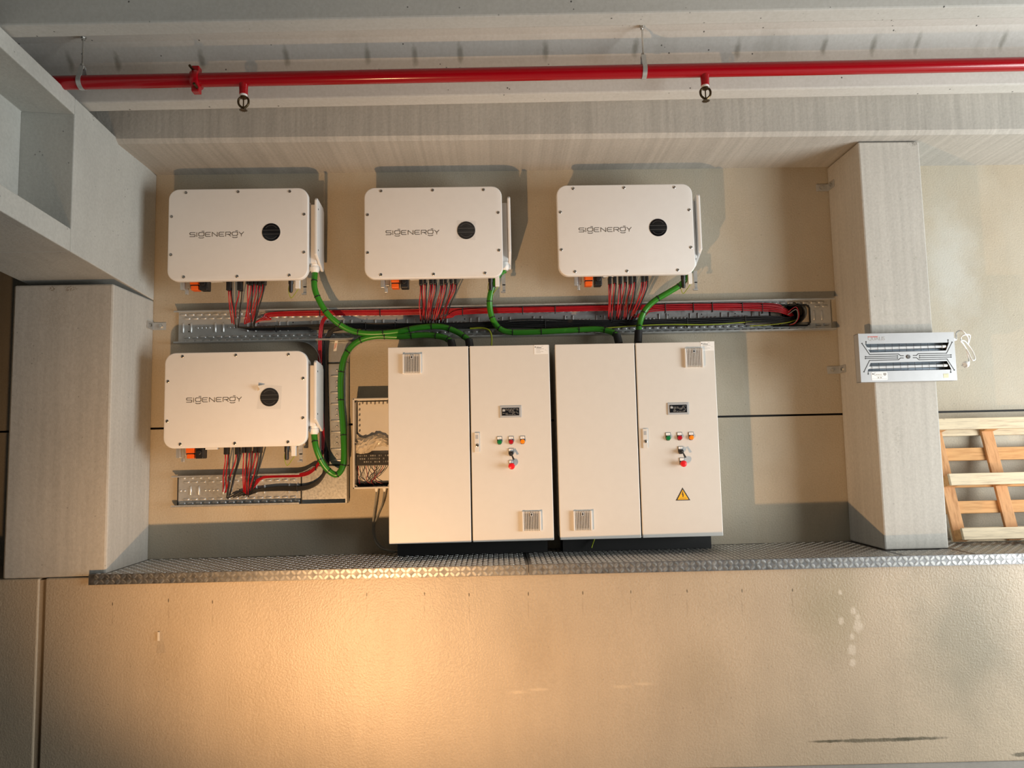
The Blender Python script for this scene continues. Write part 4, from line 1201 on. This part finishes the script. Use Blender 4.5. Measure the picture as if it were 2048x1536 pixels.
# face plate cut round the two trapezoid slots
mb = MB(); zt, zb_ = HZ1, HZ0
yF, yB2 = HYF, HYF+.003
def quad(pts): mb.prism(pts, yF, yB2)
a0, a1, a2_, a3 = up_; b0, b1, b2_, b3 = dn_
quad([a0, a3, (HX1, a3[1]), (HX1, zt), (HX0, zt), (HX0, a0[1])])
quad([(HX0, a0[1]), (HX0, a1[1]), a1, a0])
quad([a2_, (HX1, a2_[1]), (HX1, a3[1]), a3])
quad([(HX0, a1[1]), (HX0, b1[1]), b1, b2_, (HX1, b2_[1]), (HX1, a2_[1]), a2_, a1])
quad([(HX0, b1[1]), (HX0, b0[1]), b0, b1])
quad([b3, (HX1, b3[1]), (HX1, b2_[1]), b2_])
quad([(HX0, b0[1]), (HX0, zb_), (HX1, zb_), (HX1, b3[1]), b3, b0])
mb.build('face_plate', M['heater_alu'], ht)
mb = MB()
mb.box(HX0, HX0+.002, HYF+.003, HYB, HZ0, HZ1); mb.box(HX1-.002, HX1, HYF+.003, HYB, HZ0, HZ1)
mb.box(HX0, HX1, HYF+.003, HYB, HZ0, HZ0+.002); mb.box(HX0, HX1, HYF+.003, HYB, HZ1-.002, HZ1); mb.box(HX0, HX1, HYB-.002, HYB, HZ0, HZ1)
mb.build('housing', M['heater_alu'], ht)
mb = MB(); mb.box(HX0+.12, HX0+.2, HYB, -.431, HZ0+.1, HZ1-.1); mb.box(HX1-.2, HX1-.12, HYB, -.431, HZ0+.1, HZ1-.1); mb.build('mounting_bracket', M['zinc'], ht)
for (p0_, p1_, p2_, p3_) in (up_, dn_):
    zc = (p0_[1]+p2_[1])/2; hh_ = abs(p0_[1]-p1_[1])/2+.004
    mb = MB(); n = 8
    prof = [(HYF+.004+.034*math.sin(math.pi*k/n), zc+hh_*math.cos(math.pi*k/n)) for k in range(n+1)]
    vs = [(HX0+.03, y, z) for y, z in prof]+[(HX1-.03, y, z) for y, z in prof]
    mb.add(vs, [(i, i+1, i+n+2, i+n+1) for i in range(n)])
    mb.build('reflector', M['reflector'], ht, smooth=80)
    mb = MB(); mb.cyl((HX0+.05, HYF+.014, zc-.002), (HX1-.07, HYF+.014, zc+.002), .0085, 12); tb_ = mb.build('quartz_tube', M['quartz'], ht, smooth=40)
    mb = MB(); mb.cyl((HX1-.075, HYF+.014, zc+.002), (HX1-.05, HYF+.014, zc+.002), .0095, 12); mb.cyl((HX0+.04, HYF+.014, zc-.002), (HX0+.06, HYF+.014, zc-.002), .0095, 12); mb.build('tube_end', M['white_plastic'], tb_, smooth=40)
    mb = MB()
    for i in range(11):
        xx = HX0+.075+i*(HW-.15)/10
        mb.cyl((xx, HYF+.005, zc-hh_+.002), (xx, HYF+.005, zc+hh_-.002), .0009, 5)
    tag(mb.build('guard_wires', M['ink'], ht), kind='stuff')
# printed circuit-like lines, dots and the centre sensor
mb = MB(); w = .0046
def ln(*pp): mb.stroke([hp(*p) for p in pp], w, HYF, .0005)
def dot(px, py): c = hp(px, py); mb.lathe((c[0], HYF, c[1]), (0,-1,0), [(.0045,0),(.0045,.0006)], 10)
ln((1724,687),(1739,709),(1797,708),(1801,711.5),(1807,711.5)); dot(1724,687)
ln((1731,713.5),(1795,712)); dot(1731,713.5); dot(1795,712)
ln((1731,717),(1795,716)); dot(1731,717); dot(1795,716)
ln((1728,743.5),(1739,721),(1797,719.5),(1801,716),(1807,716)); dot(1728,743.5)
ln((1826,711),(1833,711),(1836,707.5),(1893,706.5),(1904,684.5)); dot(1904,684.5)
ln((1839,711.5),(1902,710)); dot(1839,711.5); dot(1902,710)
ln((1839,715.5),(1902,714)); dot(1839,715.5); dot(1902,714)
ln((1826,715.5),(1833,715.5),(1838,719.5),(1894,718),(1908.5,740)); dot(1908.5,740)
ln((1732,684),(1732,688)); dot(1732,683.5); ln((1896,681),(1896,685)); dot(1896,680)
ln((1736.5,744),(1736.5,747)); dot(1736.5,748); ln((1901.5,740),(1901.5,744)); dot(1901.5,744.5)
mb.build('printed_lines', M['ink'], ht)
c = hp(1816.5, 713.5); mb = MB(); mb.lathe((c[0], HYF, c[1]), (0,-1,0), [(.0125,0),(.0125,.003),(.010,.005),(.001,.0045)], 18); mb.build('sensor_button', M['grey_line'], ht, smooth=40)
c = hp(1735.5, 681); me = text_mesh('brand_lettering', 'QUALIS', .033, M['soft_ink'], extr=0.0, spacing=.95)
o = bpy.data.objects.new('brand_lettering', me); COL.objects.link(o); o.parent = ht; o.location = (c[0], HYF-.0002, c[1])
mb = MB(); c = hp(1735.5, 673.5)
for i in range(11): mb.box(c[0]+.0058*i, c[0]+.0058*i+.0044, HYF-.0005, HYF+.0001, c[1]-.0045, c[1]+.0022)
mb.build('red_lettering', M['red_ink'], ht)
# service sticker
p0, p1 = hp(1742.5, 744.5), hp(1775.5, 760)
mb = MB(); mb.prism(rrect(p0[0], p1[0], p1[1], p0[1], .006, 4), HYF-.001, HYF+.0002); stk = mb.build('service_sticker', M['sticker'], ht)
me = text_mesh('sticker_word', 'imec', .021, M['soft_ink'], extr=-.0003)
o = bpy.data.objects.new('sticker_word', me); COL.objects.link(o); o.parent = stk; c = hp(1751.5, 751); o.location = (c[0], HYF-.0012, c[1])
mb = MB(); c = hp(1746, 748.2)
mb.prism([(c[0]-.006,c[1]+.004),(c[0]-.004,c[1]-.004),(c[0]+.002,c[1]),(c[0]-.001,c[1]+.004)], HYF-.0016, HYF-.0008)
mb.stroke([(c[0]+.014,c[1]+.007),(c[0],c[1]),(c[0]+.014,c[1]-.008)], .0022, HYF-.001, .0003); mb.build('sticker_logo', M['ink'], stk)
mb = MB(); c = hp(1769.5, 748.5); mb.prism([(c[0]-.009,c[1]+.008),(c[0]-.009,c[1]-.004),(c[0],c[1]-.010),(c[0]+.009,c[1]-.004),(c[0]+.009,c[1]+.008)], HYF-.0016, HYF-.0008)
c = hp(1759, 754); mb.stroke([(c[0]-.020,c[1]+.004),(c[0]+.022,c[1]+.004)], .0014, HYF-.001, .0003); mb.stroke([(c[0]-.046,c[1]-.011),(c[0]+.046,c[1]-.011)], .0012, HYF-.001, .0003)
mb.box(c[0]-.012, c[0]-.003, HYF-.0014, HYF-.0009, c[1]-.008, c[1]-.001); mb.box(c[0]+.004, c[0]+.013, HYF-.0014, HYF-.0009, c[1]-.008, c[1]-.001)
mb.build('sticker_print', M['soft_ink'], stk)
mb = MB(); c = hp(1892, 751); mb.box(c[0]-.016, c[0]+.016, HYF-.0008, HYF+.0002, c[1]-.014, c[1]+.012)
k = NT('pale_yellow_label'); k.col((0.66,0.66,0.45)); M['pale_yellow'] = k.set(0.5)
yl2 = mb.build('small_label', M['pale_yellow'], ht)
mb = MB(); mb.stroke([(c[0]-.010,c[1]+.009),(c[0]+.008,c[1]+.009)], .0016, HYF-.0009, .0003); mb.build('label_print', M['soft_ink'], yl2)
# power cord and plug
p = at(1910, 679, -.47)
mb = MB(); mb.cyl((HX1-.002, -.472, p.z), (HX1+.02, -.472, p.z), .012, 12); mb.build('cord_gland', M['white_plastic'], ht, smooth=40)
cord = [(1913,679),(1912,668),(1917,662),(1924,662),(1931,668),(1936,676),(1936,688),(1940,672),(1934,669),(1924,672),(1922,679),(1928,690),(1937,706),(1944,720),(1950,718),(1946,705),(1938,692),(1929,682),(1921,682),(1926,688),(1933,700),(1937,716),(1938,725)]
pts = [Vector((HX1+.02, -.472, p.z))]+[at(a, b, -.455+.018*math.sin(i*1.3)) for i, (a, b) in enumerate(cord)]
mb = MB(); mb.tube(catmull(pts, 5), .0045, 8); mb.build('power_cord', M['white_plastic'], ht, smooth=60)
pc = at(1938, 724, -.455); pe = at(1926, 733, -.475)
mb = MB(); d = (pe-pc).normalized()
mb.lathe(pc, d, [(.006,0),(.010,.012),(.018,.024),(.020,.03),(.020,.042),(.017,.046),(.001,.046)], 16)
pg = mb.build('plug', M['white_plastic'], ht, smooth=40)
mb = MB(); e = pc+d*.046; sd = d.orthogonal().normalized()
for s_ in (-1, 1): mb.cyl(e+sd*.0095*s_, e+sd*.0095*s_+d*.019, .0024, 8)
mb.build('plug_pins', M['steel'], pg)
relink(ht)

# ------------------------------------------------------------------ wooden pallet leaning on the wall right of the column
PX0, PXW, PH, PT = 3.085, .86, .80, .135
lean = math.asin(.20/PH)
pal = thing('wooden_pallet', (PX0+PXW/2, -.252, .018), 'wooden pallet leaning against the wall right of the column', 'pallet')
pal.rotation_euler = (-lean, 0, 0)
# local frame: x along wall, z up the slope, y from front (-) to back (+)
def board(x0, x1, y0, y1, z0, z1, mat, nm):
    mb = MB(); mb.box(x0, x1, y0, y1, z0, z1)
    return mb.build(nm, mat, pal, bevel=.003)
hx_ = PXW/2
yf = -PT/2-.02
zrun = ((.0, .072), (.345, .42), (.715, .79))
for za, zb in zrun: board(-hx_, hx_, yf, yf+.021, za, zb, M['wood_pale'], 'runner_board')
for za, zb in ((.0,.09),(.18,.26),(.35,.43),(.53,.615),(.70,.79)):
    board(-hx_, hx_, yf+.114, yf+.134, za, zb, M['wood_orange'] if za not in (0.0,.70) else M['wood_pale'], 'deck_board')
for xc_ in (-hx_+.04, -.04, hx_-.04):
    board(xc_-.04, xc_+.04, yf+.093, yf+.114, .0, .79, M['wood_post'], 'stringer_board')
    for za, zb in zrun: board(xc_-.04, xc_+.04, yf+.021, yf+.093, za+.004, zb-.004, M['wood_orange'], 'block')

# ------------------------------------------------------------------ sprinkler pipe
a = at_z(1284, 50, ZS, SL); b = at_z(167, 72, ZS, SL)
pa = at(1288, 143, a.y); pb = at(160, 165, b.y)
dpx = (pa-pb)/(pa.x-pb.x)
RP = .0365
def pp_(x): return pb+dpx*(x-pb.x)
pipe = thing('sprinkler_pipe', pp_(1.0), 'red gloss sprinkler pipe hanging below the ceiling', 'pipe')
mb = MB(); mb.cyl(pp_(XL-.5), pp_(5.4), RP, 28); mb.build('pipe', M['red_pipe'], pipe, smooth=50)
def at_pipe(px, py):
    c = at(px, py, a.y); return pp_(c.x)
c = at_pipe(386, 160)
mb = MB(); mb.lathe_open(c-dpx*.022, dpx, [(RP,0),(RP+.012,.002),(RP+.016,.012),(RP+.016,.032),(RP+.012,.042),(RP,.044)], 20)
cp = mb.build('coupling', M['red_pipe'], pipe, smooth=40)
for s_ in (1, -1):
    mb = MB(); q = c+Vector((0, -.02*s_*0, s_*(RP+.02))); mb.box(q.x-.02, q.x+.02, q.y-.022, q.y+.022, q.z-.016, q.z+.016); mb.build('coupling_ear', M['red_pipe'], cp, bevel=.005)
mb = MB(); mb.cyl(c+Vector((-.012,-.062,RP+.012)), c+Vector((-.012,-.02,RP+.012)), .007, 8); mb.cyl(c+Vector((.012,-.062,-RP-.014)), c+Vector((.012,-.01,-RP-.018)), .007, 8); mb.build('coupling_bolt', M['brass'], cp)
for px, py in ((482, 158), (1408, 140)):
    c = at_pipe(px, py); zz = c.z
    mb = MB(); mb.lathe(c+Vector((0,0,-.02)), (0,0,-1), [(.026,0),(.0235,.02),(.0225,.045),(.0225,.066),(.019,.068)], 18)
    h_ = mb.build('sprinkler_head', M['red_pipe'], pipe, smooth=40)
    mb = MB(); mb.lathe(c+Vector((0,0,-.084)), (0,0,-1), [(.0205,0),(.0205,.012),(.018,.013)], 18); mb.build('seal_ring', M['white_plastic'], h_, smooth=40)
    b0_ = c+Vector((0,0,-.096))
    mb = MB()
    mb.lathe(b0_, (0,0,-1), [(.018,0),(.018,.010),(.012,.014)], 12)
    for s_ in (-1, 1):
        mb.tube(catmull([b0_+Vector((s_*.018,0,-.006)), b0_+Vector((s_*.027,0,-.022)), b0_+Vector((s_*.024,0,-.046)), b0_+Vector((s_*.005,0,-.066))], 5), .0062, 6)
    mb.cyl(b0_+Vector((0,0,-.058)), b0_+Vector((0,0,-.074)), .007, 8)
    mb.cyl(b0_+Vector((0,0,-.01)), b0_+Vector((0,0,-.058)), .0035, 8)
    mb.build('frame_arms', M['brass'], h_, smooth=50)
    mb = MB(); n = 12; cz_ = b0_+Vector((0,0,-.074)); vs = [cz_]; 
    for i in range(2*n):
        r_ = .0225 if i % 2 == 0 else .0145; t = math.pi*i/n
        vs.append(cz_+Vector((r_*math.cos(t), r_*math.sin(t), -.002)))
    vs2 = [v+Vector((0,0,-.002)) for v in vs]; m_ = len(vs)
    fs = [(0, 1+i, 1+(i+1)%(2*n)) for i in range(2*n)]
    fs += [tuple(reversed([q+m_ for q in f])) for f in fs]
    fs += [(1+i, 1+i+m_, 1+(i+1)%(2*n)+m_, 1+(i+1)%(2*n)) for i in range(2*n)]
    mb.add(vs+vs2, fs); mb.build('deflector', M['brass'], h_)
relink(pipe)
def hanger(px_t, py_t, label):
    t = at_z(px_t, py_t, ZS, SL); c = pp_(t.x); t = Vector((c.x, c.y, zr(c.y-YAWL*c.x*0, ZS)))
    root = thing('pipe_hanger', (c.x, c.y, c.z), label, 'pipe hanger', 'pipe hangers')
    mb = MB(); mb.cyl((c.x, c.y, c.z+RP+.05), t, .0055, 8); mb.build('threaded_rod', M['steel'], root, smooth=40)
    mb = MB(); mb.cyl(t+Vector((0,0,-.012)), t+Vector((0,0,-.001)), .016, 6); mb.cyl(t+Vector((0,0,-.024)), t+Vector((0,0,-.012)), .011, 6); mb.build('anchor_nut', M['steel'], root)
    mb = MB(); n = 24; w = .012; r0, r1_ = RP+.0008, RP+.0035
    # pear-shaped strap round the pipe
    def pear(r):
        out = []
        for k_ in range(n+1):
            th = math.radians(-60+300*k_/n)+math.pi*0
            out.append((math.cos(th-math.pi/2+math.radians(-90)+math.pi/2+math.radians(0))*r, math.sin(th-math.pi/2)*r))
        return out
    ring_ = [(r*math.sin(th), -r*math.cos(th)) for r in (1,) for th in [math.radians(-135+270*k_/n) for k_ in range(n+1)]]
    path_o = [(.012, RP+.052)]+[(-y*0+p_[0]*r1_, p_[1]*r1_) for y in (0,) for p_ in reversed(ring_)]+[(-.012, RP+.052)]
    path_i = [(.010, RP+.050)]+[(p_[0]*r0, p_[1]*r0) for p_ in reversed(ring_)]+[(-.010, RP+.050)]
    m_ = len(path_o); vs = []
    for xx in (c.x-w, c.x+w):
        vs += [(xx, c.y+y, c.z+z) for y, z in path_o]; vs += [(xx, c.y+y, c.z+z) for y, z in path_i]
    fs = []
    for i in range(m_-1):
        fs += [(i, i+1, 2*m_+i+1, 2*m_+i), (m_+i+1, m_+i, 3*m_+i, 3*m_+i+1), (i+1, i, m_+i, m_+i+1), (2*m_+i, 2*m_+i+1, 3*m_+i+1, 3*m_+i)]
    mb.add(vs, fs); mb.box(c.x-w, c.x+w, c.y-.013, c.y+.013, c.z+RP+.049, c.z+RP+.053)
    mb.build('strap', M['zinc'], root, smooth=40)
    mb = MB(); mb.cyl((c.x, c.y, c.z+RP+.053), (c.x, c.y, c.z+RP+.066), .011, 6); mb.cyl((c.x, c.y, c.z+RP+.036), (c.x, c.y, c.z+RP+.049), .011, 6); mb.build('nut', M['steel'], root)
    relink(root)
hanger(167, 72, 'steel rod and strap hanging the red pipe near the left beam')
hanger(1284, 50, 'steel rod and strap hanging the red pipe above the right cabinet')

# ------------------------------------------------------------------ scrap of clear tape on the dock wall
yt = -.567
pts = [at(308,1309,yt), at(314,1264,yt), at(318,1264,yt), at(322,1285,yt), at(328,1309,yt)]
y0 = yr(-.577, pts[0].x)
sc = thing('tape_scrap', (pts[2].x, y0, pts[0].z), 'small torn scrap of clear tape stuck on the dock wall', 'tape')
mb = MB(); mb.add([(p.x, y0-.001, p.z) for p in pts]+[(p.x, y0-.0004, p.z) for p in pts], [(0,4,3,2,1),(5,6,7,8,9)]+[(i,(i+1)%5,(i+1)%5+5,i+5) for i in range(5)])
mb.build('tape', M['clear'], sc)
a, b = at(313,1266,yt), at(311,1284,yt)
mb = MB(); mb.box(b.x, a.x+.006, y0-.006, y0-.001, b.z, a.z); mb.build('folded_end', M['bag'], sc)
relink(sc)
